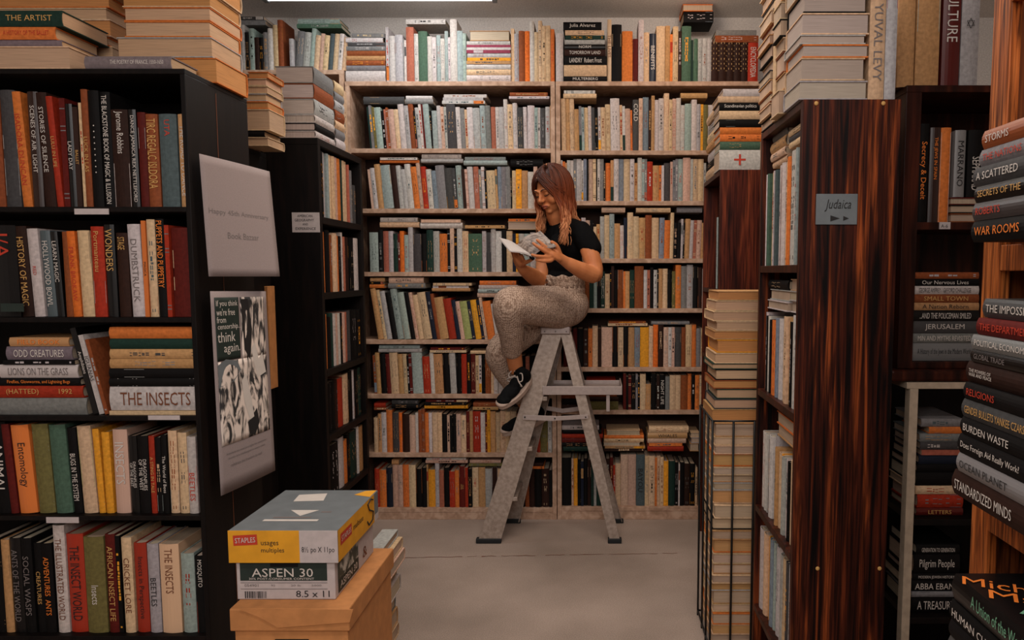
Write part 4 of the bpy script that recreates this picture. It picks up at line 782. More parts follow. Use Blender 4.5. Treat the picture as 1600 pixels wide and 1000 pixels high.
bm = bmesh.new(); bm.faces.new([bm.verts.new((xc + W * u, yd + L2 * v, zd + .0006)) for u, v in ((.80, .86), (.99, .80), (.99, .99), (.88, .97))]); obj('yellow_corner', bm, M['yel'], yb2)
# small pile of papers and a book on the floor behind the cartons
fx = P(596, 830, 2.55).x
pile(0, 2.45, [(30, 575, 594, 'lg', 'back'), (24, 572, 600, 'cr', 'back'), (30, 575, 598, 'tn', 'back'), (34, 570, 594, 'gy', 'back'), (30, 575, 603, 'wh', 'back'), (28, 574, 596, 'cr', 'back'), (22, 572, 610, 'pk', 'back'), (20, 574, 606, 'cr', 'back'), (14, 572, 598, 'lg', 'back')], 'floor pile behind the boxes', 'floor pile behind the boxes', dep=.2, z0=.001)

# ------------------------------------------------------------------ stepladder (open A-frame)
m, n, b_ = nt('worn_aluminium'); tc, mp, ns, rp = noise_mix(n, b_, alb((122, 108, 98)), alb((144, 130, 120)), (1, 1, 1), 60, 8, .35, .65)
b_.inputs['Metallic'].default_value = .35; b_.inputs['Roughness'].default_value = .5; bump(n, b_, ns.outputs[0], .15, .001); ALU = m
m = simple('ladder_brace_metal', (140, 128, 124), .45, .06, 60, metal=.3); ALU2 = m
M['rub'] = simple('black_rubber', (22, 24, 26), .6)
ld = thing('stepladder', 'grey aluminium stepladder with fold-out tray, opened in front of the bookcases', 'stepladder', (P(860, 860, 3.72).x, 3.87, 0))
YN, YF = 3.72, 4.03; YTN, YTF = 3.78, 3.97
def px(x, y, d): return P(x, y, d)
def rail(name, xt0, xt1, yt_, xb0, xb1, dt, db, thick, inner):
    """channel rail from its top edge (xt0..xt1 at yt_) to the floor; pixel extents, depth dt at the top and db at the foot"""
    T0, T1 = px(xt0, yt_, dt), px(xt1, yt_, dt); zf = .012
    yb_ = proj(Vector((0, db, zf)))[1]; B0, B1 = px(xb0, yb_, db), px(xb1, yb_, db)
    bm = bmesh.new(); s = 1 if inner else -1
    def plate(f0, f1, y0, y1):
        q = []
        for (a, b2, yy) in ((T0, T1, 0), (B0, B1, 0)):
            for f in (f0, f1):
                p = a.lerp(b2, f)
                for dy in (y0, y1): q.append(bm.verts.new(p + Vector((0, dy, 0))))
        for f in ((0, 1, 3, 2), (4, 6, 7, 5), (0, 4, 5, 1), (2, 3, 7, 6), (0, 2, 6, 4), (1, 5, 7, 3)): bm.faces.new([q[i] for i in f])
    plate(0, 1, 0, .003)
    y0, y1 = (.0031, thick) if inner else (-thick, -.0001)
    plate(0, .06, y0, y1); plate(.94, 1, y0, y1)
    return obj(name, bm, ALU, ld, .0008), T0, T1, B0, B1
_, a0, a1, b0, b1 = rail('front_rail', 849, 879, 518, 747, 782, YTN, YN, .022, True)
rail('front_rail', 857, 884, 518, 782, 812, YTF, YF, .022, False)
rail('rear_rail', 875, 892, 518, 953, 969, YTN, YN, .016, True)
rail('rear_rail', 876, 893, 518, 958, 972, YTF, YF, .016, False)
for (xa_, xb_, d) in ((745, 782, YN), (951, 970, YN), (781, 813, YF), (957, 973, YF)):
    A = px(xa_, 860, d).x; B = px(xb_, 860, d).x
    box('rubber_foot', A - .004, B + .004, d - .006, d + .028 if d < 3.9 else d + .009, 0.0005, .026, M['rub'], ld, .004)
A, B = px(845, 522, YTN), px(891, 512, YTN)
bm = bmesh.new(); cube(bm, A.x, B.x, YTN - .018, YTF + .016, A.z, B.z + .006); obj('top_cap', bm, ALU2, ld, .006)
# steps between the front rails
for k, zs in enumerate((.24, .50, .76)):
    t = 1 - (zs - .012) / (a0.z - .012); xa_ = a0.x + (b0.x - a0.x) * t; xb_ = a1.x + (b1.x - a1.x) * t
    yn = YTN + (YN - YTN) * t; yf = YTF + (YF - YTF) * t
    box('step', xa_ + .012, xb_ + .02, yn + .004, yf - .001, zs - .022, zs, ALU, ld, .003)
def bar(name, p0, p1, h, th, mat=None):
    p0, p1 = Vector(p0), Vector(p1); u = (p1 - p0).normalized(); n_ = Vector((0, 1, 0)); n_ = (n_ - u * n_.dot(u)).normalized(); v = n_.cross(u)
    bm = bmesh.new(); q = [bm.verts.new(p + v * a * h / 2 + n_ * b * th / 2) for p in (p0, p1) for a in (-1, 1) for b in (-1, 1)]
    for f in ((0, 1, 3, 2), (4, 6, 7, 5), (0, 4, 5, 1), (2, 3, 7, 6), (0, 2, 6, 4), (1, 5, 7, 3)): bm.faces.new([q[i] for i in f])
    return obj(name, bm, mat or ALU2, ld, .001)
bar('spreader', px(817, 652, YN - .004), px(868, 654, YN - .004), .026, .004); bar('spreader', px(866, 654, YN - .008), px(919, 651, YN - .008), .022, .004)
bar('spreader', px(845, 636, YF - .03), px(880, 642, YF - .03), .024, .004); bar('spreader', px(878, 642, YF - .026), px(910, 638, YF - .026), .024, .004)
for q in ((820, 652), (867, 654), (915, 652)):
    p = px(q[0], q[1], YN - .012); bm = bmesh.new(); tube(bm, [p, p + Vector((0, .01, 0))], .004, 8); obj('rivet', bm, M['ink'], ld)
for q in ((851, 518), (868, 518), (885, 518)):
    p = px(q[0], q[1], YTN - .021); bm = bmesh.new(); tube(bm, [p, p + Vector((0, .006, 0))], .004, 8); obj('rivet', bm, M['inkg'], ld)
A = px(848, 612, YN + .05); B = px(972, 601, YN + .05)
bm = bmesh.new(); cube(bm, A.x, B.x, YN + .035, YF - .02, A.z, A.z + .006); cube(bm, A.x, B.x, YN + .032, YN + .038, A.z - .014, B.z - .006); cube(bm, A.x, B.x, YF - .023, YF - .017, A.z - .006, B.z - .012); cube(bm, B.x - .006, B.x, YN + .038, YF - .023, A.z - .006, B.z)
obj('tray', bm, ALU2, ld, .002)
for yy in (YN + .045, YF - .03): bar('tray_strut', px(950, 614, yy), px(950, 643, yy), .018, .004)

# ------------------------------------------------------------------ right: rosewood-fronted bookcase
DR = 2.02; XRL = P(1248, 160, DR).x; XRR = P(1409, 160, DR).x; zR = ZZ(155, DR)
XRL = .555
rs_ = [1.42, 1.005, .60, .245]
rc = bookcase('tall bookcase with a streaked rosewood end panel and Judaica sign', XRL, XRR, DR, DR + .50, zR, rs_ + [.04], M['dark'], open_face='left', t=.022, endmat=M['rose'])
for x_, y_ in ((1276, 161), (1381, 161), (1278, 889), (1375, 889)):
    p = P(x_, y_, DR - .004); bm = bmesh.new(); bmesh.ops.create_uvsphere(bm, u_segments=10, v_segments=6, radius=.006)
    for v in bm.verts: v.co = Vector((v.co.x, v.co.y * .5, v.co.z)) + p + Vector((0, .003, 0))
    obj('bolt', bm, M['gold'], rc, smooth=True)
GR = 'books in the rosewood bookcase'
siderow(XRL, DR + .03, DR + .475, rs_[0], 'wh1.5/30 gn2/30 cr4.5/30 wh1/30 st2/30 wh3/31 dr1/30 wh3/31 cr1.5/31 or2.5/32 wh6/33 te1.5/33 lg2.5/34 ol1/34 lg2/34', 'top shelf beside rosewood panel', GR, 'left')
siderow(XRL, DR + .03, DR + .475, rs_[1], 'wh2/26 bk1.5/25 wh2/25 bk1.5/24 or4/24 bl2/25 wh3/25 cr2.5/26:bkl cr2/26 tn2/26 bk1/25 wh3/27 lg3/27', 'second shelf beside rosewood panel', GR, 'left')
siderow(XRL, DR + .03, DR + .475, rs_[2], 'wh3/26 wh2/26:bkl lg1.5/26 bk1/25 wh3/27 lg3/28 tn1.5/25 cr2/24 ye2/24 lg2/24:bkl wh2/24 bk1.5/24 cr3/25 wh3/25', 'third shelf beside rosewood panel', GR, 'left')
siderow(XRL, DR + .03, DR + .475, rs_[3], 'wh3.5/28 cr3/28 ye3/28 bl2/29 te1.5/29 wh3/29 wh2/30:bkl lg2/29 cr2/29 dg1.5/29 lg2/29:bkl wh2/29 dr1.5/28', 'fourth shelf beside rosewood panel', GR, 'left')
def sstack(X, y0, y1, z, items, place, g, face='left', pages=False):
    n = len(items)
    for j, (th, c) in enumerate(items):
        lv = 'bottom' if j == 0 else ('top' if j == n - 1 else ORD[j] + ' up'); off = random.uniform(0, .012)
        fc = face
        add_book(R_LIE[fc], (X + off, y0, z + th / 2) if fc == 'left' else (X - off, y1, z + th / 2), th * .97, y1 - y0 - random.uniform(0, .01), .15, c,
                 '%s book lying flat, %s of %s' % (CNAME[c], lv, place), g)
        z += th
# R_LIE left: length runs from org towards +Y reversed, so org is the far end
def fix_left(b, y1): pass
def lstack(X, y0, y1, z, items, place, g, pages=None):
    n = len(items)
    for j, it in enumerate(items):
        th, c = it[:2]; mode = it[2] if len(it) > 2 else 'spine'
        lv = 'bottom' if j == 0 else ('top' if j == n - 1 else ORD[j] + ' up'); off = random.uniform(0, .01)
        L = y1 - y0 - random.uniform(0, .012)
        # local z -> +y for R_LIE['left'], so origin is the near end
        if mode == 'spine': add_book(R_LIE['left'], (X + off, y0, z + th / 2), th * .97, L, .15, c, '%s book lying flat, %s of %s' % (CNAME[c], lv, place), g)
        else: add_book(R_LIE['right'], (X + off + .15, y0 + L, z + th / 2), th * .97, L, .15, c, '%s book with page edges outward, %s of %s' % (CNAME[c], lv, place), g, page=(146, 126, 106))
        z += th
    return z
lstack(XRL + .02, DR + .27, DR + .46, rs_[0] + .318, [(.02, 'cr'), (.025, 'pk'), (.035, 'tn'), (.03, 'gy')], 'top shelf pile, rosewood bookcase', GR)
lstack(XRL + .02, DR + .04, DR + .24, rs_[0] + .345, [(.018, 'cr'), (.018, 'dg'), (.018, 'cr')], 'near top shelf pile, rosewood bookcase', GR)
lstack(XRL + .02, DR + .20, DR + .45, rs_[1] + .275, [(.03, 'wh', 'p'), (.035, 'lg', 'p'), (.03, 'bk')], 'second shelf pile, rosewood bookcase', GR)
lstack(XRL + .02, DR + .04, DR + .19, rs_[1] + .275, [(.035, 'wh', 'p'), (.03, 'lg', 'p'), (.035, 'cr', 'p')], 'near second shelf pile, rosewood bookcase', GR)
lstack(XRL + .02, DR + .05, DR + .30, rs_[2] + .285, [(.04, 'tn', 'p'), (.04, 'or', 'p')], 'third shelf pile, rosewood bookcase', GR)
# sign
sg = thing('sign', 'small blue-grey card reading Judaica on the rosewood panel', 'sign', P(1307, 327, DR))
A = P(1274, 351, DR - .002); B = P(1340, 303, DR - .002); ww, hh = B.x - A.x, B.z - A.z
box('card', A.x, B.x, DR - .0045, DR - .0005, A.z, B.z, M['lid'], sg, .001)
text_on('writing', [('Judaica', ww * .20, hh * .42, ww * .62, hh * .40)], (A.x, DR - .005, A.z), (1, 0, 0), (0, 0, 1), M['ink'], sg, sh=.2)
bm = bmesh.new()
for q in (((.35, .10), (.35, .30), (.58, .20)), ((.66, .12), (.66, .28), (.80, .20))): bm.faces.new([bm.verts.new((A.x + ww * u, DR - .0052, A.z + hh * v)) for u, v in q])
obj('arrow', bm, M['ink'], sg)
# piles on top of it
GT = 'books piled on the rosewood bookcase'; zR0 = zR + .001
z = zR0
for j, (yt_, c) in enumerate([(126, 'lg'), (90, 'cr'), (69, 'or'), (54, 'lg'), (20, 'cr'), (-12, 'bk'), (-40, 'cr'), (-75, 'lg')]):
    z1 = ZZ(yt_, DR + .01); A_, B_ = P(1250 + (j % 3) * 2, 80, DR + .01).x, P(1357 - (j % 2) * 5, 80, DR + .01).x
    add_book(R_LIE['back'], (A_, DR + .01 + .17, z + (z1 - z) / 2), (z1 - z) * .98, B_ - A_, .17, c, '%s book with pages towards camera, %s of pile atop rosewood panel' % (CNAME[c], 'bottom' if j == 0 else ORD[j] + ' up'), GT, page=(138, 122, 112)); z = z1
A_, B_, C_ = P(1359, 80, DR + .01).x, P(1384, 80, DR + .01).x, P(1402, 80, DR + .01).x
add_book(R_UP['front'], ((A_ + B_) / 2, DR + .01, zR0), B_ - A_ - .001, .30, .17, 'cr', 'tall cream book standing atop the rosewood panel, next to pile', GT, title='YUVAL LEVY', tcol='gy')
add_book(R_UP['front'], ((B_ + C_) / 2, DR + .01, zR0), C_ - B_ - .001, .29, .17, 'lg', 'light grey book with red spot standing atop the rosewood panel', GT, deco=(('rd', .82, .9),))
z = zR0
def long_pile(y0, y1, ths, place):
    z = zR0
    for j, (th, c) in enumerate(ths):
        z += .0; 
        add_book(R_LIE['right'], (XRL - .012 + .19 + random.uniform(-.01, .01), y1, z + th / 2), th * .97, y1 - y0 - random.uniform(0, .01), .19, c, '%s book with page edges outward, %s of %s' % (CNAME[c], 'bottom' if j == 0 else ('top' if j == len(ths) - 1 else ORD[j] + ' up'), place), GT, page=(140, 116, 96)); z += th
long_pile(DR + .185, DR + .285, [(.07, 'cr'), (.05, 'tn'), (.06, 'br'), (.04, 'cr'), (.05, 'bk'), (.05, 'cr'), (.06, 'tn'), (.05, 'br')], 'middle pile atop rosewood bookcase')
add_book(R_UP['left'], (XRL - .01, DR + .305, zR0), .03, .36, .18, 'cr', 'tall cream book standing between piles atop rosewood bookcase', GT)
long_pile(DR + .325, DR + .49, [(.03, 'bk'), (.035, 'cr'), (.03, 'br'), (.04, 'tn'), (.03, 'dg'), (.035, 'cr'), (.04, 'bk'), (.03, 'tn'), (.035, 'br'), (.04, 'cr'), (.03, 'dg'), (.04, 'tn'), (.04, 'cr')], 'far pile atop rosewood bookcase')

# ------------------------------------------------------------------ bookcase beyond the wire rack
DQ = 3.40; XQ = .568; zq = ZZ(265, DQ)
bookcase('reddish bookcase beyond the wire rack, open towards the aisle', XQ, XQ + .26, DQ, DQ + .52, zq, [1.32, .98, .62, .28], M['dark'], open_face='left', t=.022, endmat=M['walnut'])
GQ = 'books in the reddish bookcase beyond the wire rack'; Q = ' of reddish bookcase'
siderow(XQ, DQ + .03, DQ + .2, 1.32, 'te3/34 bk2/34 gn3/33 te4/33', 'top shelf' + Q, GQ, 'left')
siderow(XQ, DQ + .03, DQ + .48, .98, 'dr3/22 cr3/24 wh4/24 or3/24 bk3/25 tn4/25 wh3/24 or5/25', 'second shelf' + Q, GQ, 'left')
siderow(XQ, DQ + .03, DQ + .48, .62, 'wh4/22 cr5/24 bk3/24 tn4/23 wh3/24 ro4/24 or5/25', 'third shelf' + Q, GQ, 'left')
pile(0, DQ + .012, [(33, 1124, 1188, 'wh', None, '+', 'rd'), (13, 1125, 1188, 'gn'), (12, 1125, 1190, 'or'), (11, 1125, 1190, 'or'), (13, 1124, 1190, 'bk'), (14, 1124, 1190, 'cr'), (13, 1124, 1190, 'bk', None, 'Scandinavian politics'), (10, 1122, 1188, 'cr'), (12, 1130, 1190, 'wh')],
     'front pile atop reddish bookcase', 'books piled on the reddish bookcase', z0=zq + .001)
z = zq + .001
for j, (th, c) in enumerate([(.05, 'cr'), (.04, 'bk'), (.05, 'wh'), (.04, 'tn'), (.05, 'cr'), (.05, 'lg'), (.04, 'cr')]):
    add_book(R_LIE['left'], (XQ + .005 * (j % 3), DQ + .20, z + th / 2), th * .97, .26, .18, c, '%s book lying flat, %s of rear pile atop reddish bookcase' % (CNAME[c], 'bottom' if j == 0 else ORD[j] + ' up'), 'books piled on the reddish bookcase'); z += th

# ------------------------------------------------------------------ wire rack with stacked books
DW = 2.62; GW = 'books stacked in the wire rack'
wx0 = P(1116, 800, DW).x; wx1 = wx0 + .21
wr = thing('wire_rack', 'tall black wire rack full of stacked books before the reddish bookcase', 'rack', ((wx0 + wx1) / 2, DW + .13, 0))
ztop = P(1117, 657, DW).z
def wire(name, pts, r=.0042):
    bm = bmesh.new(); tube(bm, pts, r, 6); obj(name, bm, M['wire'], wr, smooth=True)
yA, yB = DW - .012, DW + .30; xA, xB = wx0 - .012, wx1 + .012
for x_ in (xA, xA + .075, xA + .15, xB): wire('upright_wire', [(x_, yA, 0), (x_, yA, ztop)])
for y_ in (yA + .10, yA + .2, yB): wire('upright_wire', [(xA, y_, 0), (xA, y_, ztop)])
wire('upright_wire', [(xB, yB, 0), (xB, yB, ztop)])
for z_ in (.02, ztop): wire('hoop', [(xA, yA, z_), (xB, yA, z_), (xB, yB, z_), (xA, yB, z_), (xA, yA, z_)])
cols_ = 'tn cr or cr tn lg cr tn cr or tn bk cr cr lg tn cr or cr cr tn gn cr tn cr cr'.split(); z = .022; j = 0
pgs = [(150, 128, 108), (156, 116, 72), (146, 124, 102), (158, 134, 110)]
random.seed(11)
while z < ztop - .02:
    th = random.uniform(.028, .052); c = cols_[j % len(cols_)]
    dx = random.uniform(-.004, .004)
    add_book(R_LIE['back'], (wx0 + dx, DW + random.uniform(0, .02) + .26, z + th / 2), th * .97, .195 + random.uniform(-.01, .01), .25, c, '%s book inside wire rack, %s from floor' % (CNAME[c], ORD[j]), GW, page=pgs[j % 4]); z += th; j += 1
items = [('tn', YLW), ('dg', CRM), ('dn', CRM), ('br', YLW), ('bk', CRM), ('dn', CRM), ('cr', CRM), ('ye', YLW), ('tn', YLW), ('cr', CRM), ('cr', CR2), ('cr', CRM), ('tn', YLW)]
ys = [642, 626, 610, 596, 579, 570, 553, 532, 518, 503, 487, 470, 455]
j = 0
for (c, pg), yt_ in zip(items, ys):
    z1 = P(1140, yt_, DW).z
    if z1 - z < .012: continue
    add_book(R_LIE['back'], (wx0 + .004 * ((j * 7) % 5 - 2), DW + .015 + .24, z + (z1 - z) / 2), (z1 - z) * .97, .19, .22, c, '%s book above the wire rack hoop, %s up in that pile' % (CNAME[c], ORD[j]), GW, page=pg); z = z1; j += 1

# ------------------------------------------------------------------ dark cabinet on a beige unit
DC = 2.2; XC0 = P(1409, 300, DC).x; XC0 = .905
zc1 = ZZ(133, DC); zc2 = ZZ(347, DC); zc3 = ZZ(576, DC)
cb = thing('cabinet', 'dark mahogany open cabinet standing on the beige unit', 'cabinet', (1.2, 2.35, zc3))
box('side_panel', XC0, XC0 + .045, DC, DC + .3, zc3, zc1 - .02, M['dark'], cb); box('side_panel', 1.55, 1.59, DC, DC + .3, zc3, zc1 - .02, M['dark'], cb)
box('top_board', XC0, 1.59, DC, DC + .3, zc1 - .02, zc1, M['dark'], cb); box('back_panel', XC0 + .045, 1.55, DC + .29, DC + .3, zc3, zc1 - .02, M['dark'], cb)
box('shelf', XC0 + .045, 1.55, DC + .004, DC + .29, zc2 - .022, zc2, M['dark'], cb); box('shelf', XC0 + .045, 1.55, DC + .002, DC + .29, zc3, zc3 + .02, M['dark'], cb)
box('base_moulding', XC0 - .03, 1.60, DC - .035, DC + .3, zc3 - .035, zc3 - .0005, M['dark'], cb, .008)
zu = zc3 - .036
bu = thing('shelf_unit', 'beige metal shelf unit carrying the dark cabinet', 'shelf unit', (1.2, 2.3, 0))
A = P(1402, 700, 2.17).x
box('post', A + .03, A + .055, 2.165, 2.20, 0, zu - .02, M['beige'], bu); box('post', 1.53, 1.56, 2.165, 2.20, 0, zu - .02, M['beige'], bu)
box('post', A + .03, A + .055, 2.46, 2.49, 0, zu - .02, M['beige'], bu); box('post', 1.53, 1.56, 2.46, 2.49, 0, zu - .02, M['beige'], bu)
box('top_shelf', A + .02, 1.57, 2.165, 2.49, zu - .02, zu - .0005, M['beige'], bu)
zs2 = P(1460, 806, 2.2).z; zs3 = P(1460, 958, 2.2).z
for z_ in (zs2, zs3, .1): box('shelf', A + .055, 1.53, 2.17, 2.48, z_ - .02, z_, M['black'], bu)
box('back_panel', A + .0, 1.57, 2.492, 2.497, 0, zu - .02, M['black'], bu)
GC = 'books in the dark cabinet'
def near2(yb, specs, place, g, d, zb, dep=.18):
    n0 = len(BOOKS); near(yb, specs, place, dep=dep, d=d, sb=.02, zb=zb, sc=False)
    for b in BOOKS[n0:]: b['group'] = g
near2(348, [(1431, 1449, 193, 'bk', 'Secrecy & Deceit', 'oc', (.1, .95, .6)), (1451, 1467, 199, 'db', 'THE JEWS IN SPAIN', 'oc', (.4, .95, .4)), (1468, 1484, 199, 'or', None, None, None, (('wh', .0, .95),))], 'upper shelf of dark cabinet', GC, DC, zc2 + .0005)
zq2 = pile(0, DC + .02, [(15, 1485, 1540, 'br', 'back'), (14, 1485, 1540, 'bk', 'back'), (12, 1485, 1538, 'dr', 'back')], 'low pile in dark cabinet', GC, z0=zc2 + .0005, dep=.17)
near2(348, [(1490, 1507, 203, 'gy', 'MARRANO', 'bk', None, None), (1510, 1534, 203, 'bk', 'SEPHARAD', 'wh', (.1, .6, .5))], 'standing on low pile in dark cabinet', GC, DC, zq2 + .001, .15)
pile(0, DC + .015, [(31, 1420, 1530, 'gy', None, 'A History of the Jews in the Modern World', 'bk'), (16, 1421, 1530, 'gy', None, 'MIN AND MYTHS REVISITED', 'wh'), (21, 1422, 1530, 'dg', None, 'JERUSALEM', 'wh'), (18, 1424, 1530, 'bk', None, '...AND THE POLICEMAN SMILED', 'wh'), (13, 1424, 1530, 'tn', None, 'A Nation Reborn', 'bk'),
     (14, 1426, 1530, 'br', None, 'SMALL TOWN', 'gold'), (14, 1423, 1530, 'wh', None, 'GEORGE AMPREY / GIFFORD CHALLENGE', 'bk'), (12, 1424, 1530, 'bk', None, 'Our Nervous Lives', 'wh'), (11, 1425, 1530, 'br')], 'pile in dark cabinet', GC, z0=zc3 + .0206, dep=.18)
lb = box('shelf_label', P(1468, 352, DC).x, P(1485, 352, DC).x, DC - .0005, DC + .0035, ZZ(358, DC), ZZ(347, DC), M['white'], None, 0); tag(lb, 'tiny white label reading A-6 on the dark cabinet shelf', 'label')
t_ = text_on('lettering', [('A-6', .004, .004, .02, .010)], (P(1468, 352, DC).x, DC - .0008, ZZ(358, DC)), (1, 0, 0), (0, 0, 1), M['ink'], None); t_.parent = lb
near2(132, [(1404, 1430, -30, 'tn', None, None, None, 'none'), (1431, 1468, -20, 'tn', None, None, None, (('te', .56, .96),)), (1472, 1500, -40, 'dr', 'CULTURE', 'wh', (.4, .9, .6)), (1502, 1530, -40, 'lg', None, None, None, 'none')], 'standing on top of dark cabinet', 'books on top of the dark cabinet', DC, zc1 + .0005, .2)
p = P(1517, 36, DC + .018)
bm = bmesh.new()
for s in (1, -1):
    pts = [p + Vector((math.sin(2 * PI * k / 3) * .012, 0, s * math.cos(2 * PI * k / 3) * .014)) for k in range(4)]
    for a, c in zip(pts, pts[1:]): tube(bm, [a, c], .0008, 4)
star = obj('star_emblem', bm, M['ink']); STAR = star
GU = 'dark books on the beige unit'
pile(0, 2.2, [(13, 1432, 1505, 'dr', None, 'LETTERS', 'cr'), (24, 1434, 1505, 'rd'), (15, 1430, 1505, 'cr'), (24, 1432, 1505, 'bk'), (14, 1433, 1505, 'bk'), (16, 1436, 1505, 'nb'), (9, 1440, 1505, 'ro'), (14, 1438, 1505, 'dg'), (14, 1437, 1505, 'gy'), (12, 1452, 1505, 'or'), (14, 1440, 1505, 'gy')], 'upper pile on beige unit', GU, z0=zs2 + .0005, dep=.2)
pile(0, 2.2, [(28, 1424, 1500, 'bk', None, 'A TREASURY'), (10, 1424, 1500, 'gy'), (20, 1420, 1500, 'bk', None, 'ABBA EBAN', 'wh'), (12, 1426, 1500, 'bk', None, 'MODERN JEWISH HISTORY', 'wh'), (34, 1428, 1500, 'bk', None, 'Pilgrim People', 'wh'), (18, 1432, 1500, 'bk', None, 'GENERATION TO GENERATION', 'wh')], 'lower pile on beige unit', GU, z0=zs3 + .0005, dep=.2)

# ------------------------------------------------------------------ oak bookcase at the right edge
XO = .68
ok = thing('oak_bookcase', 'golden oak bookcase at the right edge, crammed with dark books', 'bookcase', (.9, 1.1, 0))
yf0, yf1 = 1.25, 1.305
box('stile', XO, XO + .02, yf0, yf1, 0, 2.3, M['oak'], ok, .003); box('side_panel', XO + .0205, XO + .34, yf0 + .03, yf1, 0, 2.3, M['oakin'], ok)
zo = [ZZ(380, 1.22), P(1500, 765, 1.24).z, .35]
box('rail', XO, XO + .02, .3, yf0 - .0005, zo[0] - .045, zo[0] - .002, M['oak'], ok); box('rail', XO, XO + .02, .3, yf0 - .0005, zo[1] - .075, zo[1] - .003, M['oak'], ok)
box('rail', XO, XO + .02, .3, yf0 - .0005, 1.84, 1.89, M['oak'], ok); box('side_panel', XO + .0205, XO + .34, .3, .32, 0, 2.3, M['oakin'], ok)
for z_ in zo: box('shelf', XO + .0205, XO + .34, .3205, yf0 + .029, z_ - .022, z_ - .001, M['oak'], ok)
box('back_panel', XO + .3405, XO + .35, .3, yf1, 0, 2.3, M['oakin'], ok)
GO = 'books piled in the oak bookcase'
def ostack(specs, zst, place):
    z = zst; n = len(specs)
    for j, (xfar, yt_, c, title, tc_, xx) in enumerate(specs):
        X = xx; ym = yt_ + 12; dfar = X / P(xfar, ym, 1).x; z1 = P(xfar, yt_, dfar).z; z1 = max(z1, z + .014); th = z1 - z
        L = .24; lv = 'bottom' if j == 0 else ('top' if j == n - 1 else ORD[j] + ' up')
        s = ' '.join(title) if isinstance(title, tuple) else title
        lab = ('%s book reading %s in %s' % (CNAME[c], s, place)) if s and len(s) < 32 else '%s glossy book, %s of %s' % (CNAME[c], lv, place)
        add_book(R_LIE['left'], (X, dfar - L, z + th / 2), th * .98, L, .165, c, lab, GO, title=title, tcol=tc_ or 'wh', soft=False, tb=(.25, .95, .40), deco=None if title else 'two')
        # text starts at the far end, which is the left as seen
        z = z1
    return z
ostack([(1517, 346, 'bk', 'WAR ROOMS', 'oc', .60), (1519, 318, 'dg', 'ROBERTS', 'rd', .60), (1522, 292, 'bk', 'SECRETS OF THE', 'cr', .60), (1520, 263, 'dg', 'A SCATTERED', 'wh', .60), (1530, 235, 'gy', 'THE NATIONS', 'rd', .605), (1534, 205, 'br', 'STORMS', 'wh', .605)], zo[0], 'top oak pile')
ostack([(1487, 732, 'db', 'STANDARDIZED MINDS', 'wh', .60), (1494, 706, 'gy', 'OCEAN PLANET', 'bk', .60), (1496, 676, 'bk', 'Does Foreign Aid Really Work?', 'wh', .60), (1500, 650, 'bk', 'BURDEN WASTE', 'wh', .60), (1502, 622, 'dg', 'GENDER BULLETS YANKEE CZARS', 'cr', .60), (1505, 596, 'bk', 'RELIGIONS', 'rd', .60), (1509, 563, 'db', ('THE POWERS OF', 'WAR AND PEACE'), 'wh', .605), (1516, 545, 'bk', 'GLOBAL TRADE', 'gy', .605), (1517, 522, 'gy', 'POLITICAL ECONOMY', 'wh', .605), (1525, 496, 'dr', 'THE DEPARTMENT', 'rd', .61), (1535, 466, 'dg', 'THE IMPOSSIBLE', 'wh', .62)],
       zo[1], 'middle oak pile')
zz_ = P(1480, 1075, 1.2).z
ostack([(1478, 1050, 'dg', None, None, .60), (1479, 1020, 'bk', 'NATION', 'wh', .60), (1480, 992, 'dg', 'STATECRAFT', 'wh', .60), (1482, 966, 'bk', None, None, .60), (1483, 935, 'bk', 'HUMAN CULTURE', 'wh', .60)], zz_, 'lowest oak pile')
# the big book with its cover showing on top of that pile
zt3 = P(1485, 936, .60 / P(1485, 936, 1).x).z
for i in range(0): pass
zt3 = max(zt3, zz_ + 5 * .0145)
Xb = .60; yfar = .60 / P(1487, 915, 1).x; zt4 = P(1489, 896, yfar).z; zt4 = max(zt4, zt3 + .03)
add_book(R_LIE['left'], (Xb, yfar - .26, (zt3 + zt4) / 2 + .001), zt4 - zt3 - .002, .26, .185, 'bk', 'big black book with orange and green cover lettering, lowest oak pile top', GO, title='A Union of the Workplace', tcol='gn', tb=(.05, .75, .6))
BIG = (Xb, yfar, zt4)
zz_sup = box('shelf', XO + .0205, XO + .34, .3205, yf0 + .029, zz_ - .022, zz_ - .001, M['oak'], ok)
# ------------------------------------------------------------------ the reader on the ladder
def sk(name, c, c2=None, rough=.55, scale=18, bmp=.1, spec=.3):
    m, n, b = nt(name); a = alb(c, 1.5); a2 = alb(c2 or c, 1.5)
    t = noise_mix(n, b, a, a2, (1, 1, 1), scale, 4, .35, .65); b.inputs['Roughness'].default_value = rough; b.inputs['Specular IOR Level'].default_value = spec
    bump(n, b, t[2].outputs[0], bmp, .001); return m
SKIN = sk('warm_skin', (150, 90, 54), (162, 102, 64)); SKIN.node_tree.nodes['Principled BSDF'].inputs['Subsurface Weight'].default_value = .06
SKIN.node_tree.nodes['Principled BSDF'].inputs['Subsurface Radius'].default_value = (.01, .004, .002)
LIP = sk('lip', (112, 52, 40)); LASH = sk('lash', (22, 14, 12)); BROW = sk('brow', (50, 28, 20)); TEE = sk('black_jersey', (7, 7, 8), (11, 11, 12), .85, 30, .1, .06)
CAN = sk('black_canvas', (8, 8, 9), (13, 13, 14), .8, 60, .1, .08); RUBW = sk('white_rubber', (140, 120, 108), (156, 136, 124), .5); LACE = sk('white_lace', (156, 144, 136))
m, n, b = nt('checked_seersucker')
tc = n.nodes.new('ShaderNodeTexCoord'); vo = n.nodes.new('ShaderNodeTexVoronoi'); vo.inputs['Scale'].default_value = 120; vo.inputs['Randomness'].default_value = .35
